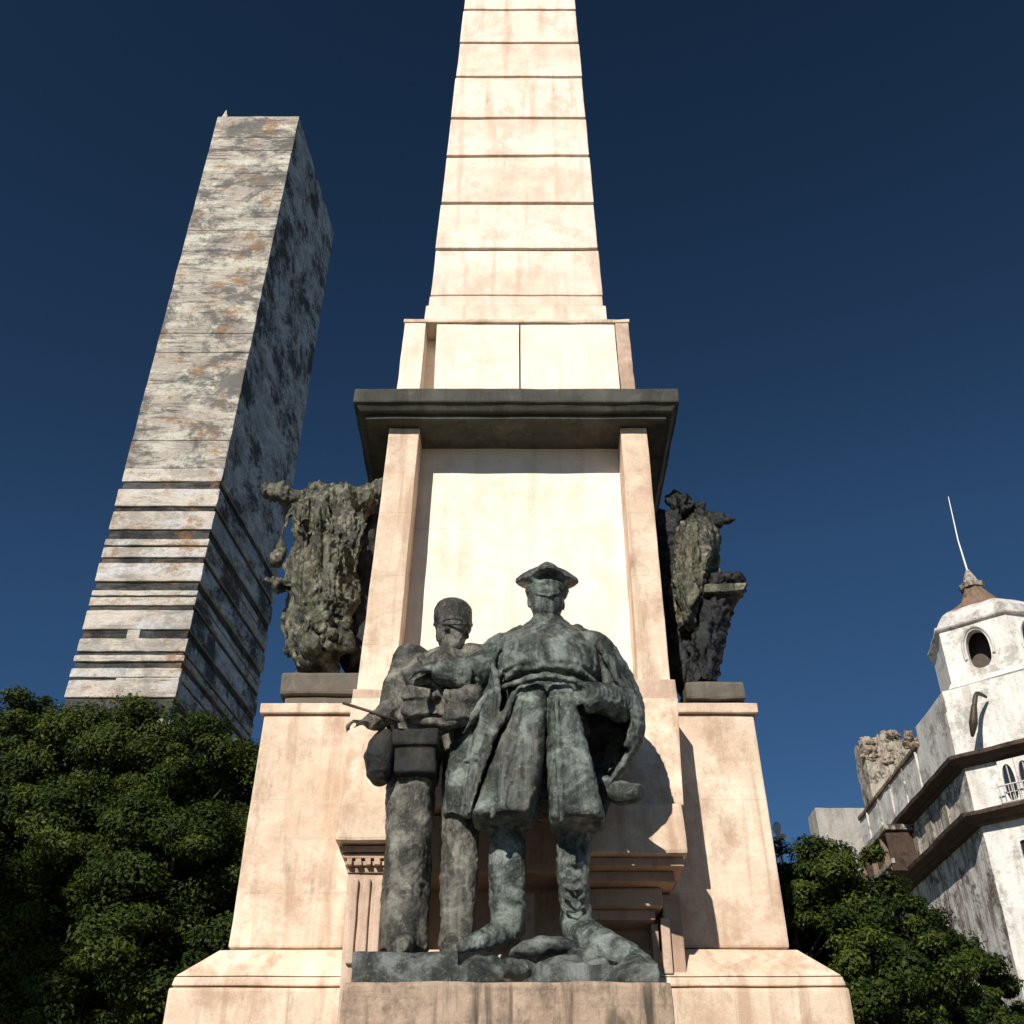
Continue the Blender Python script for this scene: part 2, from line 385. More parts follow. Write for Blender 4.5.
# base with sloping shoulders
zb, zw, zt = Z(987, 9.0), Z(948, 9.3), Z(703, 9.3)
xL, xR = X(168, 985, 9.0), X(849, 985, 9.0)
wl, wr = X(228, 945, 9.3), X(790, 950, 9.3)
bm = bmesh.new()
hexa(bm, rect(xL - .03, xR + .03, 8.97, 14.2, .12) + rect(xL, xR, 9.0, 14.1, zb), .03, .25); rough(bm, .006, 2)
b0 = from_bm('base_block', bm, M['stone'], mon)
bm = bmesh.new()
hexa(bm, rect(xL + .015, xR - .015, 9.015, 14.05, zb + .012) + rect(xL + .03, xR - .03, 9.03, 14.02, zb + .08), .015, .3)
hexa(bm, rect(xL + .03, xR - .03, 9.03, 14.02, zb + .085) + rect(wl - .05, wr + .05, 9.26, 13.8, zw - .02), .015, .3); rough(bm, .006, 2)
from_bm('sloping_plinth', bm, M['stone'], mon)
# wings left and right (side masses)
pl, pr = X(343, 780, 9.0), X(681, 780, 9.0)
for a, b, lab in ((wl, pl + .15, 1), (pr - .15, wr, 2)):
    bm = bmesh.new()
    if lab == 1: q = rect(a, b, 9.3, 13.7, zw) + rect(a + .03, b, 9.33, 13.66, zt - .1)
    else: q = rect(a, b, 9.3, 13.7, zw) + rect(a, b - .03, 9.33, 13.66, zt - .1)
    hexa(bm, q, .02, .22); rough(bm, .008, 1.6, 3 * lab)
    wg = from_bm('side_wing', bm, M['stone'], mon)
    bm = bmesh.new(); e = .007
    box(bm, (a - e if lab == 1 else a), (b if lab == 1 else b + e), 9.3 - e, 13.7, zt - .096, zt, .012, .2); rough(bm, .005, 3)
    from_bm('coping', bm, M['stone'], wg)
# centre core
bm = bmesh.new(); box(bm, pl + .12, pr - .12, 9.34, 13.6, zw - .3, zt - .02, .01); from_bm('core', bm, M['brown'], mon)
# upper pier in front with battered face and ledge
zl0, zl1 = Z(853, 8.5), Z(801, 8.5)
bm = bmesh.new()
hexa(bm, rect(X(341, 803, 8.6), X(684, 803, 8.6), 8.62, 9.5, zl1 + .01) + rect(X(352, 700, 8.95), X(678, 700, 8.95), 8.92, 9.5, Z(699, 8.95)), .015, .2); rough(bm, .006, 2, 5)
pier = from_bm('centre_pier', bm, M['stone'], mon)
zl2 = Z(840, 8.5)
for (xa, xb, zz, sd_) in ((X(333, 850, 8.5), X(402, 850, 8.5), zl2, 0), (X(578, 852, 8.5), X(689, 852, 8.5), zl0, 1)):
    bm = bmesh.new()
    hexa(bm, rect(xa, xb, 8.5, 9.45, zz) + rect(xa + (.02 if sd_ == 0 else 0), xb - (.015 if sd_ else 0), 8.53, 9.45, zl1), .03, .2); rough(bm, .007, 3, 5)
    from_bm('ledge', bm, M['stone'], mon)
    if sd_ == 0: continue
    bm = bmesh.new()
    box(bm, xa + .03, xb - .03, 8.60, 9.3, zz - .07, zz - .002, .01, .3)
    box(bm, xa + .09, xb - .09, 8.74, 9.3, zz - .15, zz - .072, .012, .3)
    rough(bm, .006, 5)
    from_bm('moulding', bm, M['brown'], mon)
bm = bmesh.new(); hexa(bm, rect(X(403, 850, 8.8), X(577, 850, 8.8), 8.84, 9.45, zl0 - .05) + rect(X(403, 850, 8.8), X(577, 850, 8.8), 8.8, 9.45, zl1 - .01), .02, .2); rough(bm, .006, 3)
from_bm('apron', bm, M['brown'], mon)
ml, mr = X(335, 858, 8.6), X(688, 858, 8.6)
# fluted pilaster below the left end of the ledge
zf = zb + .05
a, b = ml + .1, ml + .50
zk = zl2 - .004
bm = bmesh.new(); box(bm, a, b, 8.70, 9.29, .12, zk - .20, .012, .2)
for k in range(4):
    xx = a + .035 + k * .092
    box(bm, xx, xx + .055, 8.665, 8.73, zf + .05, zk - .24, .012, .2)
rough(bm, .007, 6)
p = from_bm('pilaster', bm, M['trim'], mon)
bm = bmesh.new()
for k in range(3): box(bm, a - .03 - .02 * k, b + .03 + .02 * k, 8.66 - .03 * k, 9.28, zk - .198 + .05 * k + .05, zk - .156 + .05 * k + .05 - .003, .006)
box(bm, a - .01, b + .01, 8.68, 9.28, zk - .197, zk - .151, .006)
for k in range(6):
    xx = a - .02 + (b - a + .04) * (k + .1) / 6; box(bm, xx, xx + (b - a) * .11, 8.62, 8.72, zk - .15, zk - .10, .006)
rough(bm, .008, 9)
from_bm('capital', bm, M['brown'], p)
# framed niche panel to the right of the statues, open frame standing proud of the wall
fz1 = zl0 - .155; fz0 = zf
def FX(x, Y=8.95): return X(x, 900, Y)
bm = bmesh.new()
box(bm, FX(664), FX(683), 9.06, 9.43, zb + .09, fz1, .015, .25)
box(bm, FX(588), FX(662), 8.9, 9.43, fz1 - .14, fz1, .012, .25)
box(bm, FX(588), FX(655), 9.0, 9.43, fz1 - .22, fz1 - .142, .012, .25)
box(bm, FX(652), FX(659), 9.1, 9.43, fz0, fz1 - .223, .01, .25)
box(bm, -.9, FX(640), 9.12, 9.43, fz0, fz0 + .16, .01, .25)
box(bm, FX(520), FX(535), 9.05, 9.43, fz0 + .163, fz1, .01, .25)
rough(bm, .006, 6); from_bm('panel_frame', bm, M['brown'], mon)
bm = bmesh.new(); box(bm, FX(660), FX(669), 9.02, 9.058, zb + .1, fz1 - .2, .012, .25); rough(bm, .005, 5); from_bm('frame_bead', bm, M['trim'], mon)
# statue plinth
pz = Z(981, 7.3)
bm = bmesh.new(); hexa(bm, rect(X(334, 1024, 7.25), X(680, 1024, 7.25), 7.25, 9.1, .12) + rect(X(343, 981, 7.3), X(672, 981, 7.3), 7.3, 9.05, pz), .03, .16)
rough(bm, .012, 3, 8); from_bm('statue_plinth', bm, M['plinth'], mon)

# main body: recessed panel between two pilasters
zb0 = zt - .02; zb1 = Z(412, 9.35)
bl0, br0 = X(355, 700, 9.45), X(672, 695, 9.45)
bl1, br1 = X(389, 431, 9.62), X(647, 431, 9.62)
RC = .36
bm = bmesh.new()
hexa(bm, rect(bl0 + .12, br0 - .12, 9.5 + RC, 13.0, zb0) + rect(bl1 + .12, br1 - .12, 9.65 + RC, 12.7, zb1), .0, .2); rough(bm, .006, 2, 11)
body = from_bm('body_panel', bm, M['panel'], mon)
for s, (a0, a1, c0, c1) in enumerate(((bl0, bl0 + .36, bl1, bl1 + .34), (br0 - .30, br0, br1 - .29, br1))):
    bm = bmesh.new()
    hexa(bm, rect(a0, a1, 9.45, 13.05, zb0 + .004) + rect(c0, c1, 9.62, 12.75, zb1 + .004 if 0 else zb1 - .006), .012, .2)
    rough(bm, .006, 2.4, s * 4)
    pp = from_bm('corner_pilaster', bm, M['stone'], mon)
bm = bmesh.new()
box(bm, br0 - .36, br0 + .035, 9.38, 13.1, zb0 + .006, zb0 + .30, .015, .12)
rough(bm, .008, 4); from_bm('foot_moulding', bm, M['trim'], mon)
bm = bmesh.new(); box(bm, bl0 - .02, bl0 + .40, 9.38, 13.1, zb0 + .006, zb0 + .2, .015, .12)
rough(bm, .008, 4); from_bm('foot_moulding', bm, M['trim'], mon)
# cornice
cx0, cx1 = X(353, 400, 9.33), X(680, 400, 9.33)
zc0, zc1 = zb1, Z(388, 9.33)
bm = bmesh.new()
box(bm, cx0 + .14, cx1 - .14, 9.47, 12.95, zc0 + .001, zc0 + .06, .01, .4)
hexa(bm, rect(cx0 + .08, cx1 - .08, 9.41, 13.0, zc0 + .062) + rect(cx0 + .03, cx1 - .03, 9.36, 13.05, zc0 + .13), .01, .3)
box(bm, cx0, cx1, 9.33, 13.1, zc0 + .132, zc1, .025, .2)
hexa(bm, rect(cx0 + .05, cx1 - .05, 9.38, 13.05, zc1 + .001) + rect(cx0 + .3, cx1 - .3, 9.62, 12.8, zc1 + .08), .01, .3)
rough(bm, .009, 2.5, 2)
from_bm('cornice', bm, M['slate'], mon)
# upper die
dz0, dz1 = zc1 + .06, Z(323, 9.8)
dl0, dr0, dl1, dr1 = X(396, 388, 9.75), X(636, 388, 9.75), X(405, 322, 9.8), X(628, 322, 9.8)
bm = bmesh.new(); mid = X(520, 350, 9.8)
for a0, a1, b0_, b1_ in ((X(434, 388, 9.76), mid - .008, X(437, 322, 9.81), mid - .008), (mid + .008, dr0 - .18, mid + .008, dr1 - .17)):
    hexa(bm, rect(a0, a1, 9.765, 12.5, dz0) + rect(b0_, b1_, 9.815, 12.4, dz1), .006, .2)
box(bm, X(415, 388, 9.9), X(440, 388, 9.9), 10.1, 12.3, dz0, dz1 - .01)
rough(bm, .004, 3); die = from_bm('upper_block', bm, M['panel'], mon)
for s, (a0, a1, c0, c1) in enumerate(((dl0, dl0 + .27, dl1, dl1 + .26), (dr0 - .17, dr0, dr1 - .16, dr1))):
    bm = bmesh.new(); hexa(bm, rect(a0, a1, 9.75, 12.5, dz0) + rect(c0, c1, 9.8, 12.4, dz1), .01, .12); rough(bm, .012 if s else .006, 4, s)
    from_bm('corner_strip', bm, M['panel'] if s == 0 else M['trim'], die)
bm = bmesh.new(); box(bm, dl1 - .015, dr1 + .015, 9.785, 12.45, dz1 + .003, dz1 + .055, .012, .15); rough(bm, .008, 5); from_bm('coping', bm, M['stone'], mon)
# obelisk shaft: courses of stone with open joints
oz0 = dz1 + .057
ys = [318, 306, 295, 248, 202, 155, 117, 76, 42, 9, -25, -57]
lx0, rx0 = X(427, 318, 9.95), X(605, 318, 9.95); ZA = oz0
z9 = Z(0, 10.25); lx1, rx1 = X(465, 0, 10.25), X(575, 0, 10.25)
def ob(z):
    t = (z - ZA) / (z9 - ZA); xl = lx0 + (lx1 - lx0) * t; xr = rx0 + (rx1 - rx0) * t
    yf = 9.95 + .3 * t; h = (xr - xl); return xl, xr, yf, yf + h
zs = []
for y in ys:
    Yg = 9.95
    for _ in range(5): Yg = ob(Z(y, Yg))[2]
    zs.append(Z(y, Yg))
zs[0] = oz0
while zs[-1] < 30: zs.append(zs[-1] + 1.55)
bm = bmesh.new()
for i in range(len(zs) - 1):
    a, b = zs[i] + .004, zs[i + 1] - (.055 if i > 1 else .018)
    A = ob(a); B = ob(b); o_ = .03 if i == 0 else 0.0
    e = random.uniform(-.008, .008)
    hexa(bm, rect(A[0] - o_ + e, A[1] + o_ + e, A[2] - o_, A[3] + o_, a) + rect(B[0] - o_ + e, B[1] + o_ + e, B[2] - o_, B[3] + o_, b), .016, .22)
rough(bm, .006, 1.8, 4)
sh = from_bm('obelisk_shaft', bm, M['obelisk'], mon)
bm = bmesh.new(); A = ob(oz0); B = ob(zs[-1])
hexa(bm, rect(A[0] + .045, A[1] - .045, A[2] + .045, A[3] - .045, oz0 + .01) + rect(B[0] + .045, B[1] - .045, B[2] + .045, B[3] - .045, zs[-1] - .05))
from_bm('joint_core', bm, M['joint'], sh)
bm = bmesh.new(); c = ((B[0] + B[1]) / 2, (B[2] + B[3]) / 2)
hexa(bm, rect(B[0], B[1], B[2], B[3], zs[-1]) + rect(c[0] - .05, c[0] + .05, c[1] - .05, c[1] + .05, zs[-1] + 1.6), .02)
from_bm('pyramid_cap', bm, M['obelisk'], mon)

# ---------------------------------------------------------------- side sculptures and their dark pedestals
def dark_ped(x0, x1, Y0, Y1, z0, z1, lab):
    bm = bmesh.new()
    box(bm, x0 + .05, x1 - .05, Y0 + .05, Y1, z0, z0 + (z1 - z0) * .55, .012, .15)
    box(bm, x0, x1, Y0, Y1 + .05, z0 + (z1 - z0) * .57, z1, .03, .15)
    rough(bm, .012, 5); o = from_bm('sculpture_pedestal', bm, M['pedestal_dark']); return tag(o, lab, 'pedestal')
YS = 10.1
lz0 = zt + .002
Ls = lambda x, y, o=0: P(x, y, YS + o)
pz1 = Z(672, 9.75)
dark_ped(X(279, 690, 9.75), X(360, 690, 9.75), 9.75, 11.2, lz0, pz1, 'dark stone block under the shaggy mossy bronze left of the obelisk body')
pzr = Z(681, 9.75)
dark_ped(X(686, 690, 9.75), X(745, 690, 9.75), 9.75, 11.2, lz0, pzr, 'grey stone block under the narrow dark bronze right of the obelisk body')

g = thing('bronze_sculpture', 'shaggy moss-covered bronze sculpture with outstretched arms, left of the obelisk body', 'sculpture', (X(325, 680, YS), YS, pz1))
bm = bmesh.new()
def ringp(cx, y, hw, hd, Y, a=.0, n=7, ph=0, seg=40, skx=0):
    c = P(cx, y, Y); zc = Y * math.cos(PITCH) + (c.z - CAMZ) * math.sin(PITCH); r = hw * zc / F
    out = []
    for k in range(seg):
        t = math.tau * k / seg; m_ = 1 + a * math.sin(n * t + ph)
        out.append(Vector((c.x + r * m_ * math.cos(t), c.y + hd * m_ * math.sin(t), c.z)))
    return out
loft(bm, [ringp(316, 676, 18, .32, YS, .04, 9), ringp(315, 655, 23, .38, YS, .05, 9, .4), ringp(318, 630, 32, .45, YS, .05, 9, .8), ringp(321, 600, 34, .46, YS, .05, 8, 1.2),
          ringp(324, 570, 33, .46, YS, .05, 8, 1.6), ringp(328, 545, 32, .44, YS, .06, 7, 2.0), ringp(330, 520, 34, .42, YS, .06, 7, 2.4), ringp(336, 505, 38, .38, YS, .05, 6, 2.6), ringp(340, 498, 30, .26, YS)])
tube(bm, bez([Ls(384, 486, .1), Ls(358, 498, 0), Ls(328, 505, -.05), Ls(300, 502, -.1), Ls(283, 494, -.15), Ls(264, 486, -.2)], 5), lerps([.07, .13, .16, .12, .08, .04], 5))
tube(bm, bez([Ls(300, 565, -.05), Ls(292, 583, -.15), Ls(278, 586, -.2), Ls(264, 579, -.25)], 5), lerps([.12, .10, .08, .05], 5))
tube(bm, bez([Ls(292, 508, -.1), Ls(284, 528, -.1), Ls(281, 548, -.1), Ls(276, 562, -.1)], 5), lerps([.04, .03, .02, .01], 5))
for k in range(30):
    x0 = 300 + random.random() * 64; y0 = 498 + random.random() * 20
    o = -.38 - .05 * random.random()
    tube(bm, bez([Ls(x0, y0, o), Ls(x0 + random.uniform(-4, 4), y0 + 14, o - .03), Ls(x0 + random.uniform(-7, 7), y0 + 28 + 40 * random.random(), o + .02)], 4), lerps([.02, .03, .008], 4), 8)
for k in range(90):
    a = random.uniform(-math.pi, 0.3); y0 = random.uniform(585, 650)
    ell(bm, Ls(320 + 31 * math.cos(a), y0, .42 * math.sin(a)), (random.uniform(.03, .065),) * 3, None, 8)
sculpt('body', bm, M['moss_bronze'], g, .013, 0, ((.07, 2.5), (.07, 8, .22), (.035, 24, .3), (.02, 45, .5)))
bm = bmesh.new()
tube(bm, bez([Ls(372, 520, .3), Ls(366, 560, .25), Ls(362, 610, .2), Ls(360, 672, .1)], 5), lerps([.16, .22, .22, .16], 5))
sculpt('drapery', bm, M['bronze_shade_dark'], g, .02, 2, ((.05, 4), (.03, 12)))  # shade on the right of the sculpture put into its black colour

g = thing('bronze_sculpture', 'narrow dark bronze sculpture with pale rough chest and beak-like top, right of the obelisk body', 'sculpture', (X(710, 690, YS), YS, pzr))
bm = bmesh.new()
loft(bm, [ringp(700, 694, 14, .34, YS, .03, 6), ringp(702, 668, 17, .34, YS, .03, 6), ringp(706, 640, 19, .34, YS, .03, 6), ringp(712, 612, 19, .36, YS, .03, 6), ringp(716, 598, 20, .38, YS, .02, 6), ringp(722, 591, 23, .38, YS, .02, 6), ringp(724, 589, 22, .36, YS)])
tube(bm, bez([Ls(672, 497, .2), Ls(688, 510, .1), Ls(706, 524, 0)], 5), lerps([.10, .12, .12], 5))
tube(bm, bez([Ls(700, 530, 0), Ls(712, 520, -.1), Ls(724, 519, -.15), Ls(737, 521, -.2)], 5), lerps([.10, .09, .07, .01], 5))
for k in range(9):
    a = k * .7; c = Ls(680, 499, -.1); r_ = .03 + .015 * k
    ell(bm, c + Vector((math.cos(a) * r_ + .03 * k, 0, math.sin(a) * r_ - .025 * k)), (.05, .08, .045), None, 10)
for k in range(16):
    ell(bm, Ls(random.uniform(684, 712), random.uniform(503, 522), random.uniform(-.2, .1)), (random.uniform(.03, .06),) * 3, None, 8)
tube(bm, bez([Ls(668, 520, .2), Ls(675, 580, .2), Ls(688, 640, .15), Ls(695, 690, .1)], 5), lerps([.2, .26, .26, .2], 5))
sculpt('body', bm, M['bronze_shade_dark'], g, .016, 0, ((.05, 4), (.04, 10), (.03, 22)))  # black body: backlit shade put into the colour
bm = bmesh.new()
loft(bm, [ringp(686, 632, 8, .2, YS - .12, .1, 6), ringp(688, 610, 14, .28, YS - .12, .1, 7), ringp(690, 585, 18, .32, YS - .12, .1, 7, 1), ringp(694, 560, 21, .34, YS - .12, .1, 7, 2), ringp(697, 540, 21, .32, YS - .12, .08, 7, 3), ringp(694, 526, 15, .24, YS - .12)])
tube(bm, bez([Ls(712, 535, -.15), Ls(716, 555, -.15), Ls(714, 580, -.15)], 4), lerps([.07, .05, .06], 4))
sculpt('chest', bm, M['moss_bronze'], g, .013, 0, ((.03, 4), (.045, 9, .3), (.03, 22, .5), (.015, 50)), label='pale rough chest')

bm = bmesh.new()
hexa(bm, [Vector(v) for v in (P(704, 592, YS - .4), P(744, 590, YS - .4), P(744, 590, YS - .4) + Vector((-.05, .6, 0)), P(704, 592, YS - .4) + Vector((0, .6, 0)), P(704, 584, YS - .4), P(747, 582, YS - .4), P(747, 582, YS - .4) + Vector((-.05, .6, 0)), P(704, 584, YS - .4) + Vector((0, .6, 0)))], .01, .08)
rough(bm, .012, 9); from_bm('ledge', bm, M['moss_bronze'], g)

# ---------------------------------------------------------------- bronze base slab
g = thing('statue_stand', 'dark bronze slab with rough mound under the two bronze soldiers', 'stand', (0, 7.45, pz))
bm = bmesh.new()
zs1 = Z(951, 7.45)
box(bm, X(351, 978, 7.45), X(458, 978, 7.45), 7.45, 8.75, pz + .002, zs1, .02, .05); rough(bm, .010, 5)
from_bm('slab', bm, M['bronze_base'], g)
zs2 = Z(962, 7.42)
bm = bmesh.new()
box(bm, X(452, 978, 7.4), X(659, 978, 7.4), 7.4, 8.78, pz + .004, zs2 - .01, .0, .3)
for k in range(60):
    ell(bm, Vector((random.uniform(-.30, .85), random.uniform(7.5, 8.5), zs2 - .05)), (random.uniform(.08, .2), random.uniform(.1, .2), random.uniform(.04, .12)), None, 12)
ell(bm, P(548, 953, 7.95), (.28, .25, .08)); ell(bm, P(600, 965, 7.9), (.3, .25, .12))
sculpt('rough_mound', bm, M['bronze_base'], g, .016, 1, ((.03, 4), (.02, 14)))

# ---------------------------------------------------------------- statues
YO = 8.0
def W(x, y, o=0): return P(x, y, YO + o)
def ring_c(cx, y, hw, hd, o=0, a=0, n=6, ph=0, seg=36):
    return ringp(cx, y, hw, hd, YO + o, a, n, ph, seg)
def add_head(bm, c, s, yaw=0.0):
    """head with brow, nose, mouth, chin, ears; c = centre of skull, s = head height"""
    rot = Matrix.Rotation(yaw, 3, 'Z')
    def q(x, y, z): return c + rot @ Vector((x * s, y * s, z * s))
    ell(bm, q(0, .06, .12), (.34 * s, .42 * s, .38 * s))
    loft(bm, [[q(rx * math.cos(t), cy + ry * math.sin(t), z) for t in [math.tau * k / 28 for k in range(28)]] for z, rx, ry, cy in ((.2, .32, .34, 0), (.05, .315, .34, -.02), (-.1, .30, .33, -.03), (-.24, .265, .31, -.04), (-.36, .21, .27, -.06), (-.45, .14, .19, -.10))])
    tube(bm, [q(-.20, -.28, .05), q(-.09, -.335, .065), q(.09, -.335, .065), q(.20, -.28, .05)], .035 * s, 10)
    tube(bm, [q(0, -.32, .05), q(0, -.37, -.05), q(0, -.395, -.12)], [.03 * s, .04 * s, .055 * s], 10)
    tube(bm, [q(-.09, -.30, -.235), q(0, -.33, -.23), q(.09, -.30, -.235)], .026 * s, 8)
    tube(bm, [q(-.08, -.285, -.285), q(0, -.315, -.285), q(.08, -.285, -.285)], .03 * s, 8)
    for t in (-1, 1):
        ell(bm, q(.11 * t, -.315, -.01), (.05 * s, .03 * s, .025 * s))
        ell(bm, q(.32 * t, .04, -.02), (.035 * s, .07 * s, .11 * s))
    tube(bm, [q(0, .12, -.1), q(0, .10, -.75)], [.22 * s, .26 * s], 16)
def add_hand(bm, wrist, d, up, s=.3, curl=.5):
    """palm, four fingers of unequal length bent at two joints, thumb from the side; s = hand length"""
    d = Vector(d).normalized(); up = Vector(up); up = (up - d * up.dot(d)).normalized(); side = d.cross(up)
    palm = wrist + d * s * .27
    rot = Matrix((side, d, up)).transposed()
    ell(bm, palm, (s * .22, s * .30, s * .10), rot)
    for i, L in enumerate((.42, .48, .45, .36)):
        b = wrist + d * s * .48 + side * s * (.165 - .11 * i)
        a1 = curl; a2 = curl * 2.1
        p1 = b + (d * math.cos(a1) - up * math.sin(a1)) * s * L * .5
        p2 = p1 + (d * math.cos(a2) - up * math.sin(a2)) * s * L * .5
        tube(bm, [b - d * s * .1, b, p1, p2], [s * .055, s * .055, s * .05, s * .038], 8)
    b = wrist + d * s * .14 + side * s * .18
    tube(bm, [b, b + (d + side * .8 - up * .3).normalized() * s * .22, b + (d * 1.3 + side * .4 - up * .7).normalized() * s * .4], [s * .07, s * .06, s * .042], 8)

# --- the caped officer
off = thing('statue', 'bronze officer in long cape and pointed cap, the taller statue with one boot forward', 'statue', (X(545, 955, YO), YO, zs2))
bm = bmesh.new()
# torso under a shoulder mantle with two soft drape folds
loft(bm, [ring_c(548, 735, 42, .32), ring_c(549, 715, 40, .32), ring_c(548, 695, 42, .34), ring_c(547, 675, 46, .36), ring_c(546, 655, 46, .34), ring_c(546, 640, 34, .26), ring_c(547, 630, 22, .19), ring_c(547, 620, 16, .15)])
loft(bm, [ring_c(547, 690, 45, .40, -.02, .012, 5), ring_c(547, 684, 53, .45, -.02, .012, 5), ring_c(547, 676, 55, .45, -.02, .01, 5), ring_c(547, 660, 53, .40, -.01), ring_c(546, 647, 46, .33, 0), ring_c(547, 637, 36, .27, .01), ring_c(547, 629, 25, .20, .02), ring_c(547, 622, 17, .15, .02)])
def sweep(l, rr, fl=(1, .8)): tube(bm, bez([W(*p) for p in l], 6), lerps([rr * .5] + [rr] * (len(l) - 2) + [rr * .5], 6), 10, fl)
sweep([(503, 682, -.20), (520, 668, -.36), (548, 661, -.42), (578, 669, -.36), (596, 684, -.20)], .03)
sweep([(498, 690, -.16), (515, 683, -.40), (548, 675, -.47), (582, 684, -.38), (600, 694, -.16)], .028)
sweep([(506, 676, -.22), (530, 668, -.40), (560, 666, -.41), (590, 677, -.26)], .022)
sweep([(520, 640, -.14), (512, 655, -.26), (506, 672, -.26)], .025)
sweep([(575, 640, -.14), (583, 655, -.26), (590, 670, -.24)], .025)
sweep([(512, 664, -.25), (530, 652, -.36), (556, 650, -.37), (574, 658, -.30)], .035)
# collar and shoulders
tube(bm, bez([W(529, 627, .03), W(536, 628, -.16), W(548, 630, -.19), W(560, 628, -.16), W(566, 626, .03)], 6), .04, 10)
ell(bm, W(508, 654, .02), (.22, .25, .14)); ell(bm, W(588, 652, .02), (.22, .25, .14))
# coat skirt panels, flared, with a dark vent between
def panel(rows_):
    """one broad skirt panel: flat faced with crisp edges"""
    rings = []
    for (cx, y, hw, hd, o) in rows_:
        c = P(cx, y, YO + o); r = hw * (c.y * math.cos(PITCH) + (c.z - CAMZ) * math.sin(PITCH)) / F; ring = []
        for k in range(48):
            t = math.tau * k / 48; cs, sn = math.cos(t), math.sin(t); q = (abs(cs) ** 3.2 + abs(sn) ** 3.2) ** (-1 / 3.2)
            ring.append(Vector((c.x + r * q * cs, c.y + hd * q * sn * (1 + .10 * math.cos(2 * t + .6)), c.z)))
        rings.append(ring)
    loft(bm, rings)
panel([(531, 690, 13, .12, -.26), (527, 715, 18, .17, -.25), (520, 750, 23, .21, -.23), (511, 790, 28, .25, -.20), (504, 819, 31, .28, -.18), (504, 823, 29, .26, -.18)])
panel([(560, 690, 11, .12, -.28), (563, 715, 15, .17, -.27), (568, 750, 20, .21, -.25), (573, 790, 24, .25, -.22), (577, 822, 27, .27, -.20), (577, 826, 25, .25, -.20)])
loft(bm, [ring_c(548, 715, 36, .22, .14), ring_c(546, 775, 46, .25, .16), ring_c(544, 812, 52, .27, .18)])
sweep([(522, 700, -.40), (508, 760, -.42), (493, 818, -.42)], .03)
sweep([(556, 700, -.44), (559, 760, -.44), (562, 822, -.44)], .028)
# legs and boots
tube(bm, bez([W(508, 815, .02), W(507, 850, .0), W(507, 875, -.03), W(507, 905, .03), W(507, 935, .06)], 5), lerps([.14, .135, .13, .125, .10], 5), 20)
tube(bm, bez([W(573, 815, .05), W(573, 850, .04), W(573, 872, .0), W(575, 900, .05), W(579, 935, .08)], 5), lerps([.135, .13, .125, .12, .10], 5), 20)
for x_, y_ in ((507, 862), (573, 860)):
    tube(bm, bez([W(x_ - 15, y_, .02), W(x_, y_ + 3, -.145), W(x_ + 15, y_, .02), W(x_, y_ - 2, .15), W(x_ - 15, y_, .02)], 6), .016, 8)
for k in range(4):
    tube(bm, bez([W(564, 875 + k * 11, -.06), W(574, 879 + k * 11, -.12), W(585, 874 + k * 11, -.05)], 4), .012, 8)
tube(bm, bez([W(512, 925, .16), W(502, 932, -.02), W(482, 940, -.2), W(460, 948, -.34)], 5), lerps([.10, .105, .085, .035], 5), 16, (1, .75))
tube(bm, bez([W(575, 915, .2), W(580, 930, .0), W(600, 943, -.2), W(628, 955, -.36), W(654, 966, -.46)], 5), lerps([.11, .125, .125, .09, .03], 5), 16, (1, .85))
tube(bm, bez([W(575, 950, .12), W(610, 958, -.25), W(656, 970, -.48)], 5), lerps([.10, .09, .05], 5), 10, (1, .5))
# bent arm on the hip, hand at the belt
tube(bm, bez([W(592, 655, .0), W(612, 680, -.02), W(622, 706, -.08)], 5), lerps([.17, .15, .13], 5))
tube(bm, bez([W(623, 706, -.08), W(605, 699, -.25), W(586, 697, -.38)], 5), lerps([.14, .13, .12], 5))
tube(bm, bez([W(598, 686, -.33), W(592, 698, -.42), W(590, 710, -.34)], 4), .045, 8)
add_hand(bm, W(587, 698, -.37), Vector((-1, -.15, -.25)), Vector((0, -1, .3)), .26, .5)
# arm reaching over to the soldier
tube(bm, bez([W(502, 655, -.02), W(486, 668, -.12), W(466, 677, -.24)], 5), lerps([.17, .155, .13], 5))
tube(bm, bez([W(466, 677, -.24), W(448, 674, -.30), W(436, 668, -.33)], 5), lerps([.12, .10, .08], 5))
add_hand(bm, W(437, 668, -.34), Vector((-1, 0, -.1)), Vector((0, -.6, 1)), .28, .45)
body = sculpt('body', bm, M['bronze'], off, .012, 1, ((.008, 4), (.016, 6.5, .22), (.010, 13), (.007, 32)))
# head as part of the figure: hat as its own piece
bm = bmesh.new()
add_head(bm, W(546.5, 602, -.04), .45, R(8))
sculpt('head', bm, M['bronze'], off, .008, 3, ((.006, 9), (.003, 30)))
bm = bmesh.new()
def diamond(cx, y, r1, r2, Y, rot=0.0, dz=0, tilt=0):
    c = P(cx, y, Y); out = []
    for k in range(32):
        t = math.tau * k / 32 + rot
        q = (t - rot + math.pi / 4) % (math.pi / 2) - math.pi / 4
        r = r1 + (r2 - r1) * max(0.0, 1 - abs(q) / (math.pi / 4))
        out.append(Vector((c.x + r * math.cos(t), c.y + r * math.sin(t), c.z + dz + tilt * r * math.sin(t))))
    return out
YH = YO - .03
loft(bm, [diamond(547, 596, .16, .165, YH), diamond(547, 590, .175, .19, YH), diamond(547, 583, .185, .27, YH, -math.pi / 2, 0, .03), diamond(547, 579, .17, .265, YH, -math.pi / 2, 0, .03), diamond(546.5, 573, .12, .19, YH, -math.pi / 2), diamond(546, 568, .06, .10, YH, -math.pi / 2), diamond(546, 563, .01, .015, YH)])
tube(bm, bez([W(532, 593, -.05), W(538, 594, -.17), W(547, 595, -.21), W(556, 594, -.17), W(563, 593, -.05)], 6), .016, 8)
sculpt('cap', bm, M['bronze'], off, .008, 1, ((.006, 8), (.002, 30)), label='pointed dark cap')
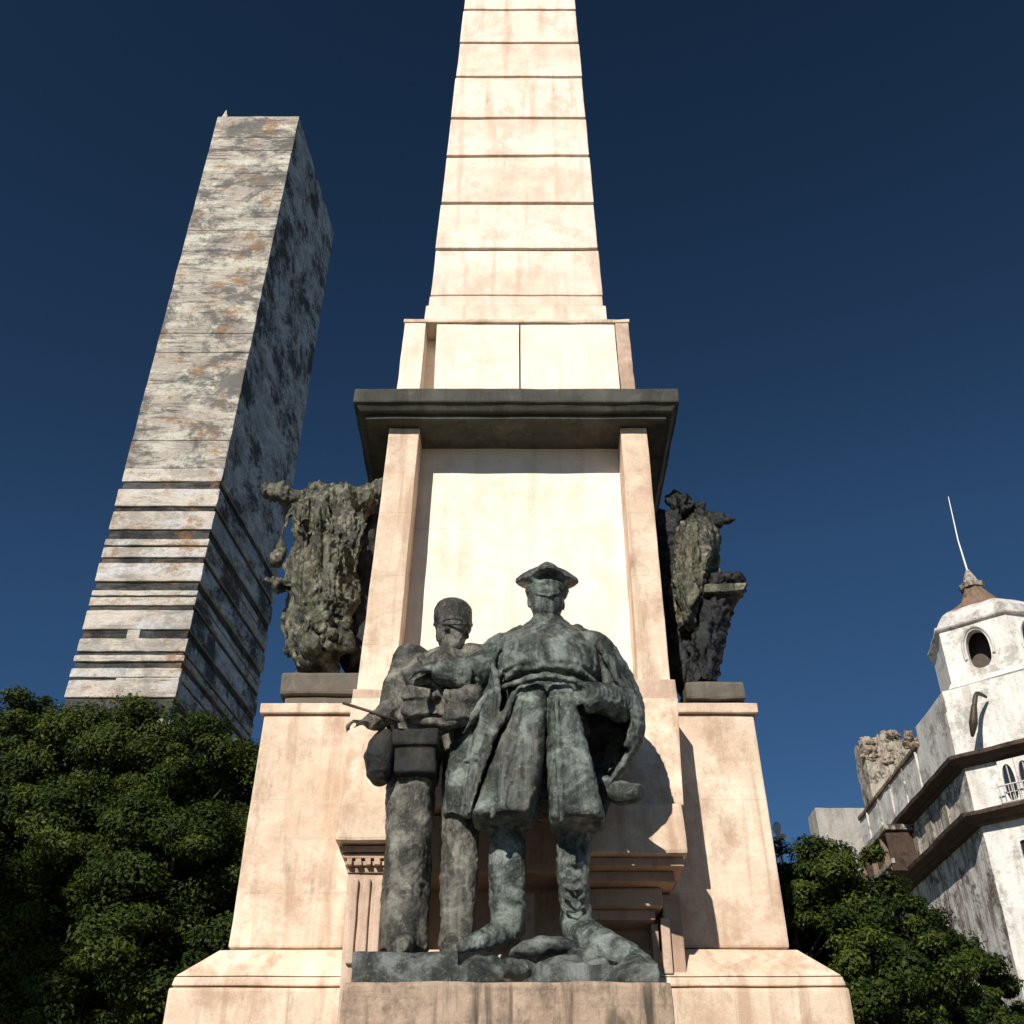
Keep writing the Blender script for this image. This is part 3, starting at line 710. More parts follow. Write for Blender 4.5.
# cape
bm = bmesh.new()
def rows(l): return [[W(x, y, o) for x, o in r] for y, r in l]
cloth(bm, rows([(628, [(548, .26), (565, .2), (575, .05), (568, -.12)]), (640, [(548, .36), (582, .3), (600, .05), (590, -.18)]), (655, [(548, .42), (598, .35), (617, .05), (604, -.2)]),
                (680, [(548, .45), (604, .42), (631, .1), (617, -.22)]), (712, [(548, .46), (610, .45), (641, .12), (630, -.2)]), (742, [(548, .46), (606, .45), (638, .15), (634, -.1)]),
                (765, [(548, .45), (594, .44), (622, .18), (624, -.02)]), (790, [(548, .42), (575, .42), (600, .25), (606, .1)])]), .05, .03, 3, 5, 8)
cloth(bm, rows([(628, [(548, .26), (530, .2), (522, .05), (530, -.12)]), (640, [(548, .36), (512, .3), (496, .05), (508, -.2)]), (660, [(548, .42), (494, .35), (476, .05), (497, -.30)]),
                (700, [(548, .45), (486, .4), (462, .08), (502, -.40)]), (760, [(548, .45), (480, .4), (450, .08), (490, -.38)]), (815, [(540, .42), (482, .38), (452, .06), (476, -.30)])]), .05, .035, 4, 5, 8, 1.0)
for (pts, r_) in (([(503, 668, -.30), (490, 705, -.34), (476, 750, -.30), (464, 806, -.22)], .03), ([(515, 692, -.40), (500, 722, -.42), (484, 750, -.36), (464, 762, -.24)], .032),
                  ([(490, 690, -.3), (474, 715, -.26), (462, 735, -.18)], .03), ([(492, 745, -.4), (480, 780, -.36), (470, 815, -.3)], .03),
                  ([(603, 655, -.2), (622, 682, -.15), (632, 715, -.12), (626, 748, -.1)], .04)):
    tube(bm, bez([W(*p) for p in pts], 6), lerps([r_ * .6] + [r_] * (len(pts) - 2) + [r_ * .6], 6), 10)
sculpt('cape', bm, M['bronze'], off, .012, 1, ((.012, 4), (.036, 6, .25), (.010, 15), (.007, 34)))
# scabbard sticking out behind
bm = bmesh.new()
tube(bm, bez([W(585, 765, .3), W(602, 782, .2), W(622, 793, .1), W(642, 792, .0)], 6), lerps([.05, .075, .095, .055], 6), 14)
tube(bm, bez([W(598, 830, .2), W(603, 800, .2), W(612, 790, .15)], 5), lerps([.04, .06, .05], 5), 10)
sculpt('scabbard', bm, M['bronze_base'], off, .01, 2, ((.006, 8),))

# --- the soldier
sol = thing('statue', 'bronze soldier in round cap with belt pouches, standing left of the caped officer', 'statue', (X(430, 948, YO), YO, zs1))
YO = 8.08
bm = bmesh.new()
loft(bm, [ring_c(434, 728, 42, .27), ring_c(436, 712, 42, .28), ring_c(437, 695, 39, .27), ring_c(438, 678, 39, .28), ring_c(440, 668, 38, .25), ring_c(445, 659, 27, .18), ring_c(449, 653, 13, .12)])
ell(bm, W(413, 662, .02), (.17, .18, .14)); ell(bm, W(474, 660, .05), (.15, .17, .13))
# tunic skirt, in shadow
loft(bm, [ring_c(415, 782, 24, .22, .06, .04), ring_c(415, 750, 27, .25, .04, .03), ring_c(424, 722, 34, .26, .0)])
loft(bm, [ring_c(452, 760, 18, .2, .12, .04), ring_c(454, 720, 24, .24, .06)])
# straight trouser legs
tube(bm, bez([W(415, 760, .0), W(411, 790, -.02), W(408, 850, .0), W(405, 900, .02), W(403, 952, .02)], 6), lerps([.18, .185, .175, .17, .17], 6), 24)
tube(bm, bez([W(463, 735, .05), W(461, 790, .02), W(460, 850, .02), W(458, 900, .02), W(456, 945, .02)], 6), lerps([.14, .14, .135, .125, .12], 6), 24)
# boots hidden under the trousers
for x_ in (402, 455):
    tube(bm, bez([W(x_, 944, .12), W(x_ - 1, 944, -.1), W(x_ - 3, 947, -.28)], 4), lerps([.11, .11, .06], 4), 12, (1, .7))
# near arm forward
tube(bm, bez([W(410, 662, .0), W(398, 685, -.08), W(393, 708, -.14)], 5), lerps([.13, .12, .105], 5))
tube(bm, bez([W(393, 708, -.14), W(380, 718, -.28), W(368, 722, -.36)], 5), lerps([.10, .085, .06], 5))
add_hand(bm, W(369, 722, -.36), Vector((-1, -.2, -.05)), Vector((0, -.3, 1)), .24, .7)
# far arm hanging under the officer's cape
tube(bm, bez([W(476, 662, .05), W(484, 690, .0), W(474, 712, -.15)], 5), lerps([.13, .115, .09], 5))
for (pts, r_) in (([(420, 655, -.2), (430, 675, -.3), (446, 700, -.3), (452, 725, -.27)], .035), ([(470, 655, -.16), (455, 675, -.3), (430, 700, -.3)], .03),
                  ([(398, 716, -.18), (425, 721, -.3), (455, 722, -.3), (478, 716, -.2)], .035), ([(404, 672, -.16), (415, 682, -.27), (432, 680, -.31)], .04), ([(425, 662, -.24), (440, 668, -.28), (462, 662, -.22)], .035)):
    tube(bm, bez([W(*p) for p in pts], 6), r_, 10)
sculpt('body', bm, M['bronze_soldier'], sol, .012, 1, ((.012, 5), (.022, 8, .25), (.010, 14), (.007, 34)))
bm = bmesh.new(); add_head(bm, W(452, 634, -.04), .40, R(-12)); sculpt('head', bm, M['bronze_soldier'], sol, .008, 3, ((.008, 9), (.004, 30)))
bm = bmesh.new()
loft(bm, [ring_c(453, 629, 18, .17, -.02), ring_c(453, 622, 19, .18, -.02), ring_c(453, 611, 19, .18, -.02), ring_c(453, 606, 16, .15, -.02), ring_c(453, 603, 9, .09, -.02)])
tube(bm, bez([W(434, 625, 0), W(445, 624, -.18), W(460, 624, -.19), W(472, 625, 0)], 5), .012, 8)
sculpt('cap', bm, M['bronze_soldier'], sol, .008, 1, ((.006, 8), (.002, 30)), label='round-topped cap')
# pouches, short cape, bag, staff
for (x0, x1, y0, y1) in ((402, 431, 690, 714), (443, 478, 690, 719)):
    bm = bmesh.new(); a = P(x0, y1, YO - .36); b = P(x1, y0, YO - .34)
    box(bm, a.x, b.x, YO - .37, YO - .2, a.z, b.z, .03); box(bm, a.x - .01, b.x + .01, YO - .39, YO - .21, a.z + (b.z - a.z) * .55, b.z + .01, .02)
    sculpt('belt_pouch', bm, M['bronze_soldier'], sol, .01, 5, ((.05, 5), (.02, 14)))
bm = bmesh.new()
YO_ = YO
cloth(bm, rows([(650, [(445, .24), (412, .2), (402, .02), (414, -.14)]), (672, [(445, .3), (404, .26), (392, .05), (402, -.14)]), (700, [(440, .32), (402, .28), (386, .05), (396, -.1)]), (720, [(440, .32), (400, .28), (384, .08), (392, -.06)])]), .045, .02, 3)
sculpt('short_cape', bm, M['bronze_soldier'], sol, .013, 1, ((.02, 5), (.01, 14)))
bm = bmesh.new()
loft(bm, [ring_c(381, 783, 6, .06, -.22), ring_c(379, 776, 13, .12, -.22), ring_c(380, 758, 16, .14, -.22), ring_c(384, 742, 14, .12, -.22), ring_c(386, 732, 9, .07, -.22)])
tube(bm, bez([W(386, 736, -.22), W(376, 722, -.34), W(384, 716, -.28), W(390, 734, -.2)], 5), .018, 8)
sculpt('hanging_bag', bm, M['bronze_shade_dark'], sol, .01, 2, ((.02, 6), (.008, 18)))
bm = bmesh.new(); a = P(393, 778, YO - .3); b = P(437, 726, YO - .12)
box(bm, X(394, 750, YO - .28), X(436, 750, YO - .28), YO - .28, YO - .1, P(0, 772, YO - .28).z, P(0, 730, YO - .28).z, .03)
box(bm, X(392, 740, YO - .3), X(438, 740, YO - .3), YO - .31, YO - .12, P(0, 745, YO - .3).z, P(0, 728, YO - .3).z, .02)
sculpt('cartridge_box', bm, M['bronze_shade_dark'], sol, .01, 1, ((.015, 7),))  # shade below the belt put into its near-black colour
bm = bmesh.new(); tube(bm, [W(343, 703, -.34), W(372, 712, -.38), W(400, 722, -.36)], .012, 8); from_bm('baton', bm, M['iron'], sol, True)
YO = 8.0

# ---------------------------------------------------------------- left tower block
tw = thing('tower_block', 'tall narrow weathered concrete tower block with ribbed lower storeys', 'tower', (-38, 100, 0))
TY0, TY1 = 100.0, 122.0; zT = Z(116, TY0)
def tx(z):
    t = z / zT; return (-45.0 + 2.0 * t, -34.4 + 3.3 * t, -31.6 + 2.6 * t)      # front left, front right, back right
def trap(z, e=0, yi=0):
    a, b, c = tx(z); return [(a - e, TY0 - e + yi, z), (b + e, TY0 - e + yi, z), (c + e, TY1 + e, z), (a + 3 - e, TY1 + e, z)]
zm = Z(468, TY0)
bm = bmesh.new()
zz_ = [zm, Z(440, 100), Z(352, 100), Z(333, 100), Z(230, 100), Z(150, 100), Z(137, 100), zT]
for z0, z1 in zip(zz_, zz_[1:]):
    hexa(bm, trap(z0, 0) + trap(z1 - .1, 0), .06, 1.3)
hexa(bm, trap(zm, -.3) + trap(zT - .3, -.3))
rough(bm, .07, .5, 9)
bm.faces.ensure_lookup_table(); bm.normal_update()
me = bpy.data.meshes.new('upper_shaft'); bmesh.ops.recalc_face_normals(bm, faces=bm.faces)
for f in bm.faces: f.material_index = 1 if f.normal.x > .6 else 0
bm.to_mesh(me); bm.free(); me.materials.append(M['tower']); me.materials.append(M['tower_side']); link('upper_shaft', me, None, tw)
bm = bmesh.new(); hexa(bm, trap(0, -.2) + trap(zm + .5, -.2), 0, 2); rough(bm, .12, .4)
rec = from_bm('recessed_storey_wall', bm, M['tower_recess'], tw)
bands = [(468, 481), (489, 506), (511, 529), (539, 545), (547, 557), (563, 581), (590, 595), (597, 605), (610, 629), (638, 651), (655, 661), (668, 677), (680, 697)]
zlist = [(Z(b, TY0), Z(a, TY0)) for a, b in bands]
z_ = zlist[-1][0] - 2.2
while z_ > 3: zlist.append((z_ - 1.8, z_)); z_ -= 3.9
for i, (z0, z1) in enumerate(zlist):
    bm = bmesh.new(); e = random.uniform(-.04, .06)
    hexa(bm, trap(z0, e) + trap(z1, e), .1, 1.1); rough(bm, .055, .8, i)
    me = bpy.data.meshes.new('storey_band'); bmesh.ops.recalc_face_normals(bm, faces=bm.faces)
    for f in bm.faces: f.material_index = 1 if f.normal.x > .6 else 0
    bm.to_mesh(me); bm.free(); me.materials.append(M['tower_band']); me.materials.append(M['tower_side']); link('storey_band', me, None, tw)
for i in (8, 11):            # blocked-up window bays between the bands
    z1 = zlist[i][0]; z0 = zlist[i + 1][1]; a, b, c = tx(z0)
    for u0, u1 in (((.42, .55),) if i == 8 else ((.42, 1.0),)):
        bm = bmesh.new(); box(bm, a + (b - a) * u0 + .05, a + (b - a) * u1 - .05, TY0 + .08, TY0 + 1.2, z0 + .02, z1 - .02, .05, .8); rough(bm, .05, 1)
        from_bm('window_infill', bm, M['tower_band'], tw)
bm = bmesh.new(); a = tx(zT)
hexa(bm, rect(a[0] + .2, a[0] + 1.2, TY0 + .5, TY0 + 1.5, zT - .2) + rect(a[0] + .6, a[0] + .7, TY0 + .9, TY0 + 1.0, zT + 2.6))
box(bm, a[0] + .9, a[0] + 1.0, TY0 + .9, TY0 + 1.0, zT, zT + 1.6)
from_bm('mast', bm, M['tower_band'], tw)

# ---------------------------------------------------------------- right: white domed corner building
PY = Vector((0, 1)); DR = Vector((.777, -.63))
C0 = Vector((16.9, 40.0))
def foot(d, far=53.0, L=6.0):
    """plan of the corner building pushed outwards by d"""
    c = C0.copy(); n1 = Vector((-1, 0)); n2 = Vector((-.63, -.777))
    k = d / (1 + n1.dot(n2)); corner = c + (n1 + n2) * k
    D = c + DR * L; n3 = Vector((0, -1)); k3 = d / (1 + n2.dot(n3)); Dc = D + (n2 + n3) * k3
    return [(C0.x - d, far), (corner.x, corner.y), (Dc.x, Dc.y), (D.x + 14, Dc.y), (D.x + 14, far)]
wb = thing('corner_building', 'white domed corner building with brown cornices and a round-headed opening under its cupola', 'building', (20, 44, 0))
def band(name, d, z0, z1, mat, d2=None, par=None, far=53.0, rg=.03, step=.6):
    bm = bmesh.new(); a = foot(d, far); b = foot(d if d2 is None else d2, far)
    va = [bm.verts.new((p[0], p[1], z0)) for p in a]; vb = [bm.verts.new((p[0], p[1], z1)) for p in b]; n = len(a)
    bm.faces.new(va[::-1]); bm.faces.new(vb)
    for i in range(n): bm.faces.new((va[i], va[(i + 1) % n], vb[(i + 1) % n], vb[i]))
    for ax in (0, 1, 2):
        lo = (16, 35, z0)[ax]; hi = (22, 53, z1)[ax]
        nn = int((hi - lo) / step)
        for k in range(1, nn):
            pc = [0, 0, 0]; pc[ax] = lo + (hi - lo) * k / nn; pn = [0, 0, 0]; pn[ax] = 1
            bmesh.ops.bisect_plane(bm, geom=list(bm.verts) + list(bm.edges) + list(bm.faces), plane_co=pc, plane_no=pn)
    rough(bm, rg, 1.4, z0)
    bmesh.ops.recalc_face_normals(bm, faces=bm.faces)
    me = bpy.data.meshes.new(name)
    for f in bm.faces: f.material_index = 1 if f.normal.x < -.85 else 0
    bm.to_mesh(me); bm.free()
    for m_ in (mat if isinstance(mat, tuple) else (mat, mat)): me.materials.append(m_)
    return link(name, me, None, par or wb)
zA, zB = 17.5, 15.3                # tops of the two cornices
WF = (M['white'], M['flank'])
band('lower_wall', -.55, 0, zB - .35, WF)
band('middle_wall', -.38, zB, zA - .35, WF)
for zz in (zA, zB):
    c = band('cornice', .20, zz - .12, zz, M['ledge_brown'], .25, rg=.03)
    band('cornice_bed', -.12, zz - .26, zz - .122, M['mould'], .10, c, rg=.03)
    band('cornice_foot', -.30, zz - .36, zz - .262, M['mould'], -.2, c, rg=.03)
par = band('parapet', -.12, zA + .004, zA + 1.9, (M['white'], M['parapet']), -.16)
for k in range(5):
    bm = bmesh.new(); y_ = 44.0 + k * 1.9; box(bm, 16.97, 17.1, y_, y_ + .07, zA + .02, zA + 1.86, .02); from_bm('parapet_rib', bm, M['flank'], par)
band('attic_wall', -.22, zA + 1.92, 20.3, (M['white'], M['parapet']), far=43.6)
bm = bmesh.new(); box(bm, 16.95, 17.5, 43.7, 53, zA + 1.91, zA + 2.1, .05, .5); rough(bm, .05, 2); from_bm('coping', bm, M['roofbrown'], par)
# attic step under the cupola
zq = 20.55
V0 = Vector((17.95, 41.0)); V1 = V0 + DR * 2.75
octv = [V0 + Vector((.42, 2.2)), V0, V1, V1 + Vector((1.9, .4)), V1 + Vector((2.6, 2.4)), V1 + Vector((1.2, 4.0)), V0 + Vector((1.6, 3.9))]
NO = len(octv)
oc = sum(octv, Vector((0, 0))) / NO
def octo(f): return [oc + (p - oc) * f for p in octv]
bm = bmesh.new()
for a, b, f0, f1 in ((zq - .1, zq + .25, 1.05, 1.04), (zq + .252, zq + .5, 1.09, 1.03)):
    A = [bm.verts.new((p.x, p.y, a)) for p in octo(f0)]; B = [bm.verts.new((p.x, p.y, b)) for p in octo(f1)]
    bm.faces.new(A[::-1]); bm.faces.new(B)
    for i in range(NO): bm.faces.new((A[i], A[(i + 1) % NO], B[(i + 1) % NO], B[i]))
bmesh.ops.subdivide_edges(bm, edges=bm.edges, cuts=3, use_grid_fill=True); rough(bm, .04, 1.5)
from_bm('attic_step', bm, M['white'], wb)
cup = thing('cupola', '', '', (0, 0, 0)); del cup['label']; del cup['category']; cup.parent = wb; cup.location = Vector((oc.x, oc.y, zq + .5)) - Vector(wb.location)
def holed(bm, o, ux, w_, h, th, cx, cz, rx, rz, power=2.4, nrm=None):
    """wall panel of size w_ x h with an opening through its thickness"""
    o = Vector(o); ux = Vector(ux); n_ = nrm; K = 48; inn, out = [], []
    angs = sorted([math.tau * k / K for k in range(K)] + [math.atan2(z - cz, x - cx) % math.tau for x, z in ((0, 0), (w_, 0), (w_, h), (0, h))])
    for t in angs:
        c_, s_ = math.cos(t), math.sin(t)
        pw = power if s_ > 0 else power * 1.3
        r = 1 / ((abs(c_ / rx) ** pw + abs(s_ / rz) ** pw) ** (1 / pw)); inn.append((cx + r * c_, cz + r * s_))
        k = min([((w_ - cx) / c_) if c_ > 1e-9 else 1e9, (-cx / c_) if c_ < -1e-9 else 1e9, ((h - cz) / s_) if s_ > 1e-9 else 1e9, (-cz / s_) if s_ < -1e-9 else 1e9])
        out.append((cx + k * c_, cz + k * s_))
    def mk(l, d): return [bm.verts.new(o + ux * p[0] + Vector((0, 0, p[1])) - n_ * d) for p in l]
    a, b, c_, d_ = mk(out, 0), mk(inn, 0), mk(inn, th), mk(out, th); K = len(angs)
    for i in range(K):
        j = (i + 1) % K
        for q, r in ((a, b), (b, c_), (c_, d_), (d_, a)): bm.faces.new((q[i], q[j], r[j], r[i]))
zc_ = zq + .505; HC = 2.35
for i in range(NO):
    a = octv[i]; b = octv[(i + 1) % NO]
    if i not in (1, 2):
        nn = Vector((a + b) / 2 - oc).normalized(); bm = bmesh.new(); pts4 = [a, b, b - nn * .35, a - nn * .35]; prism(bm, pts4 if i else pts4, zc_, zc_ + HC); from_bm('cupola_wall', bm, M['white'], cup); continue
    u = (b - a).normalized(); nrm = Vector((a + b) / 2 - oc).normalized()
    bm = bmesh.new()
    holed(bm, (a.x, a.y, zc_), (u.x, u.y, 0), (b - a).length, HC, .35, (b - a).length / 2, 1.2, .46, .86, 2.1, Vector((nrm.x, nrm.y, 0)))
    bmesh.ops.remove_doubles(bm, verts=bm.verts, dist=1e-4)
    pn = from_bm('cupola_wall', bm, M['white'], cup)
    bm = bmesh.new(); mid_ = (a + b) / 2; pts = []
    for k in range(25):
        t = math.pi * (k / 24 * 1.25 - .125); pts.append(Vector((mid_.x, mid_.y, zc_ + 1.2)) + Vector((u.x, u.y, 0)) * .60 * math.cos(t) + Vector((0, 0, .98 * math.sin(t))) + Vector((nrm.x, nrm.y, 0)) * .02)
    tube(bm, pts, .07, 8)
    m2 = bmesh.new(); bm2 = bm
    bm2_ob = from_bm('arch_moulding', bm2, M['parapet'], None); bm2_ob.parent = pn; bm2_ob.data.transform(Matrix.Translation(-wloc(pn))); m2.free()
bm = bmesh.new(); prism(bm, [tuple(p) for p in octo(.55)], zc_, zc_ + HC); from_bm('dark_filler_core', bm, M['iron'], cup)  # dark core added inside so the cupola openings look unlit
bm = bmesh.new()
prof = [(1.03, 0), (1.07, .05), (1.07, .16), (1.02, .22), (.97, .5), (.86, .85), (.70, 1.15), (.50, 1.45), (.34, 1.8), (.24, 2.2), (.18, 2.5), (.15, 2.75)]
rings = []
for f, dz in prof:
    o8 = octo(f); ring = []
    for i in range(NO):
        for k in range(4): ring.append(o8[i].lerp(o8[(i + 1) % NO], k / 4))
    rings.append([Vector((p.x, p.y, zc_ + HC + dz)) for p in ring])
loft(bm, rings); rough(bm, .05, 2)
me = bpy.data.meshes.new('dome'); bmesh.ops.recalc_face_normals(bm, faces=bm.faces)
for f in bm.faces: f.material_index = 1 if f.calc_center_median().z > zc_ + HC + 1.1 else 0
bm.to_mesh(me); bm.free(); me.materials.append(M['parapet']); me.materials.append(M['roofbrown']); dome = link('dome', me, None, cup, True)
bm = bmesh.new(); zt_ = zc_ + HC + 2.6
tube(bm, [(oc.x, oc.y, zt_), (oc.x, oc.y, zt_ + .2), (oc.x, oc.y, zt_ + .3), (oc.x, oc.y, zt_ + .6), (oc.x, oc.y, zt_ + 1.0)], [.5, .55, .35, .25, .08], 12)
fin = from_bm('finial', bm, M['ruin'], cup)
bm = bmesh.new(); tube(bm, [(oc.x, oc.y, zt_ + .8), (oc.x - .05, oc.y, zt_ + 2.6), (oc.x + .05, oc.y, zt_ + 5.0)], [.05, .035, .02], 8)
from_bm('spire_rod', bm, M['pale'], cup)
# windows of the right-hand face
def facept(s, z, d): p = C0 + DR * s + Vector((-.63, -.777)) * d; return Vector((p.x, p.y, z))
def face_window(s0, s1, z0, z1, d, arch):
    u = Vector((DR.x, DR.y, 0)); n_ = Vector((-.63, -.777, 0))
    bm = bmesh.new(); wv = s1 - s0
    holed(bm, facept(s0, z0, d + .12), u, wv, z1 - z0, .14, wv / 2, (z1 - z0) * .48, wv * .36, (z1 - z0) * .42, 2.3 if arch else 14, n_)
    f = from_bm('window', bm, M['white'], wb)
    bm = bmesh.new(); a = facept(s0 + .05, z0 + .05, d + .012); b = facept(s1 - .05, z0 + .05, d + .012)
    v = [bm.verts.new(p) for p in (a, b, b + Vector((0, 0, z1 - z0 - .1)), a + Vector((0, 0, z1 - z0 - .1)))]; v2 = [bm.verts.new(x.co - n_ * .01) for x in v]
    bm.faces.new(v); bm.faces.new(v2[::-1])
    for i in range(4): bm.faces.new((v[i], v[(i + 1) % 4], v2[(i + 1) % 4], v2[i]))
    from_bm('pane', bm, M['glass'], f)
    bm = bmesh.new(); tube(bm, [facept((s0 + s1) / 2, z0 + .1, d + .05), facept((s0 + s1) / 2, z1 - .1, d + .05)], .025, 6)
    tube(bm, [facept(s0 + .1, z0 + .45, d + .05), facept(s1 - .1, z0 + .45, d + .05)], .025, 6); from_bm('bar', bm, M['pale'], f)
for s0 in (1.42, 2.02, 2.62, 3.22, 3.82, 4.42): face_window(s0, s0 + .58, zB + .12, zA - .42, -.38, True)
for q in (0,):
    bm = bmesh.new()
    tube(bm, [facept(1.3, zB + .75, .02), facept(5.4, zB + .75, .02)], .035, 6); tube(bm, [facept(1.3, zB + .12, .02), facept(5.4, zB + .12, .02)], .03, 6)
    for k in range(24): tube(bm, [facept(1.35 + k * .17, zB + .1, .02), facept(1.35 + k * .17, zB + .75, .02)], .018, 6)
    from_bm('railing', bm, M['pale'], wb)
for s0 in (1.3, 2.9): face_window(s0, s0 + 1.1, zB - 2.6, zB - 1.0, -.55, False)
# flank openings and grime-filled blind arches of the flank
for k in range(5):
    bm = bmesh.new(); y_ = 42.5 + k * 1.9
    box(bm, 17.19, 17.35, y_, y_ + .8, zB + .15, zA - .75, .02); f = from_bm('shutter', bm, M['ruin'], wb)
# balcony box on the flank
bm = bmesh.new(); box(bm, 16.0, 17.4, 46.6, 51.2, 16.9, 17.15, .03, .5); box(bm, 16.05, 16.2, 46.7, 51.1, 15.5, 15.7, .02, .5); rough(bm, .03, 2)
bal = from_bm('balcony', bm, M['ruin'], wb)
for k in range(6):
    bm = bmesh.new(); y_ = 46.75 + k * .84
    hexa(bm, rect(16.1, 17.4, y_, y_ + .16, 15.2) + rect(16.05, 17.4, y_, y_ + .16, 16.88), .02); from_bm('bracket', bm, M['roofbrown'] if k % 2 else M['mould'], bal)
# wall lamp arm with shade on the attic
bm = bmesh.new(); s_ = 1.55
p0 = facept(s_ + .2, 19.5, .05); tube(bm, bez([p0, facept(s_ + .05, 19.45, .7), facept(s_ - .1, 18.9, .9)], 5), lerps([.05, .09, .09], 5), 8)
tube(bm, bez([facept(s_ - .1, 18.95, .9), facept(s_ - .3, 18.3, .85), facept(s_ - .5, 17.85, .7)], 5), lerps([.10, .17, .05], 5), 10)
o = from_bm('wall_lamp', bm, M['iron'], None, True); tag(o, 'dark drooping iron bracket lamp on the white attic wall below the cupola', 'lamp')
bm = bmesh.new()
for k in range(14): ell(bm, facept(2.35 + random.uniform(-.2, .4), 12.6 + random.uniform(-.35, .35), -.5), (.15, .12, .15), None, 8)
sculpt('wall_ornament', bm, M['ruin'], wb, .04, 1, ((.05, 3),))

# ruined rubble tower and plain block behind the flank
def jagged(name, x0, x1, y0, y1, zt_, mat, lab, amp, cat='tower'):
    bm = bmesh.new(); box(bm, x0, x1, y0, y1, zt_ - 6.5, zt_, .0, .22); box(bm, x0 + .05, x1 - .05, y0 + .05, y1 - .05, 0, zt_ - 6.4)
    for v in bm.verts:
        if v.co.z > zt_ - 3.0:
            f = (v.co.z - zt_ + 3.0) / 3.0
            v.co.z += f * amp * (noise.noise(Vector((v.co.x * .5, v.co.y * .5, 1))) * 1.0 + noise.noise(Vector((v.co.x * 1.3, v.co.y * 1.3, 5))) * .5 + noise.noise(Vector((v.co.x * 4, v.co.y * 4, 9))) * .25)
    rough(bm, .09 if amp else .03, 1.3, 3)
    return tag(from_bm(name, bm, mat), lab, cat)
a = P(856, 765, 54.0); b = P(928, 740, 54.0)
jagged('ruined_tower', a.x + .55, b.x + 1.5, 54.0, 55.6, P(0, 738, 54).z, M['ruin'], 'ragged-topped rough grey stone tower behind the white domed building', 1.5)
a_rt = (a.x + .6, b.x + 1.4, P(0, 738, 54).z)
a = P(812, 808, 60.0)
jagged('concrete_block', a.x + .3, a.x + 6, 60.5, 62.2, P(0, 808, 60.5).z, M['greywall'], 'plain flat-topped grey block rising above the tree beside the ragged tower', 0, 'building')

rt = [o for o in bpy.data.objects if o.name == 'ruined_tower'][0]
bm = bmesh.new()
for k in range(70):
    x_ = random.uniform(a_rt[0], a_rt[1]); ell(bm, (x_, 54.0 + random.uniform(-.12, .5), a_rt[2] + random.uniform(-1.3, .35) + .5 * noise.noise(Vector((x_ * .5, 27, 1)))), (random.uniform(.12, .35), .2, random.uniform(.1, .25)), None, 8)
sculpt('rubble_crest', bm, M['rubble'], rt, .045, 0, ((.22, 2.2), (.16, 5), (.08, 11)))

# ---------------------------------------------------------------- trees
def leaves(name, lobes, dens, size, mat, parent, seed):
    rng = np.random.default_rng(seed); Pp, Nn, T = [], [], []
    for (cx, cy, cz, r) in lobes:
        # every lobe is made of leaf clumps on and under its skin
        nc = int(26 * r * r) + 6
        d = rng.normal(size=(nc, 3)); d /= np.linalg.norm(d, axis=1)[:, None]
        cr = r * (.62 + .42 * rng.random(nc) ** .5)
        cc = np.array([cx, cy, cz]) + d * cr[:, None] * np.array([1, 1, .85])
        cs = r * (.12 + .14 * rng.random(nc)); ct = rng.random(nc)
        k = int(dens * 4 * math.pi * r * r / nc)
        for i in range(nc):
            kk = int(k * (.5 + rng.random())); q = rng.normal(size=(kk, 3)); q /= np.linalg.norm(q, axis=1)[:, None]
            q2 = q * (cs[i] * (.45 + .75 * rng.random(kk)))[:, None] * np.array([1.2, 1.2, .8])
            Pp.append(cc[i] + q2); Nn.append(q * .7 + d[i] * .5 + rng.normal(size=(kk, 3)) * .45 + np.array([0, 0, .25]))
            T.append(np.clip(.45 * ct[i] + .55 * rng.random(kk), 0, 1))
    Pp = np.concatenate(Pp); Nn = np.concatenate(Nn); T = np.concatenate(T)
    Nn /= np.linalg.norm(Nn, axis=1)[:, None]
    n = len(Pp); r = rng.normal(size=(n, 3)); a = np.cross(Nn, r); a /= np.linalg.norm(a, axis=1)[:, None]; b = np.cross(Nn, a)
    s = size * (.6 + .8 * rng.random(n))[:, None]
    V = np.empty((n, 4, 3)); V[:, 0] = Pp - a * s; V[:, 1] = Pp + b * s * .5 + Nn * s * .12; V[:, 2] = Pp + a * s; V[:, 3] = Pp - b * s * .5 + Nn * s * .12
    me = bpy.data.meshes.new(name); me.vertices.add(4 * n); me.vertices.foreach_set('co', V.ravel())
    me.loops.add(4 * n); me.loops.foreach_set('vertex_index', np.arange(4 * n)); me.polygons.add(n)
    me.polygons.foreach_set('loop_start', np.arange(n) * 4); me.polygons.foreach_set('loop_total', np.full(n, 4))
    at = me.attributes.new('tone', 'FLOAT', 'FACE'); at.data.foreach_set('value', T.astype(np.float32))
    me.update(calc_edges=True)
    return link(name, me, mat, parent)
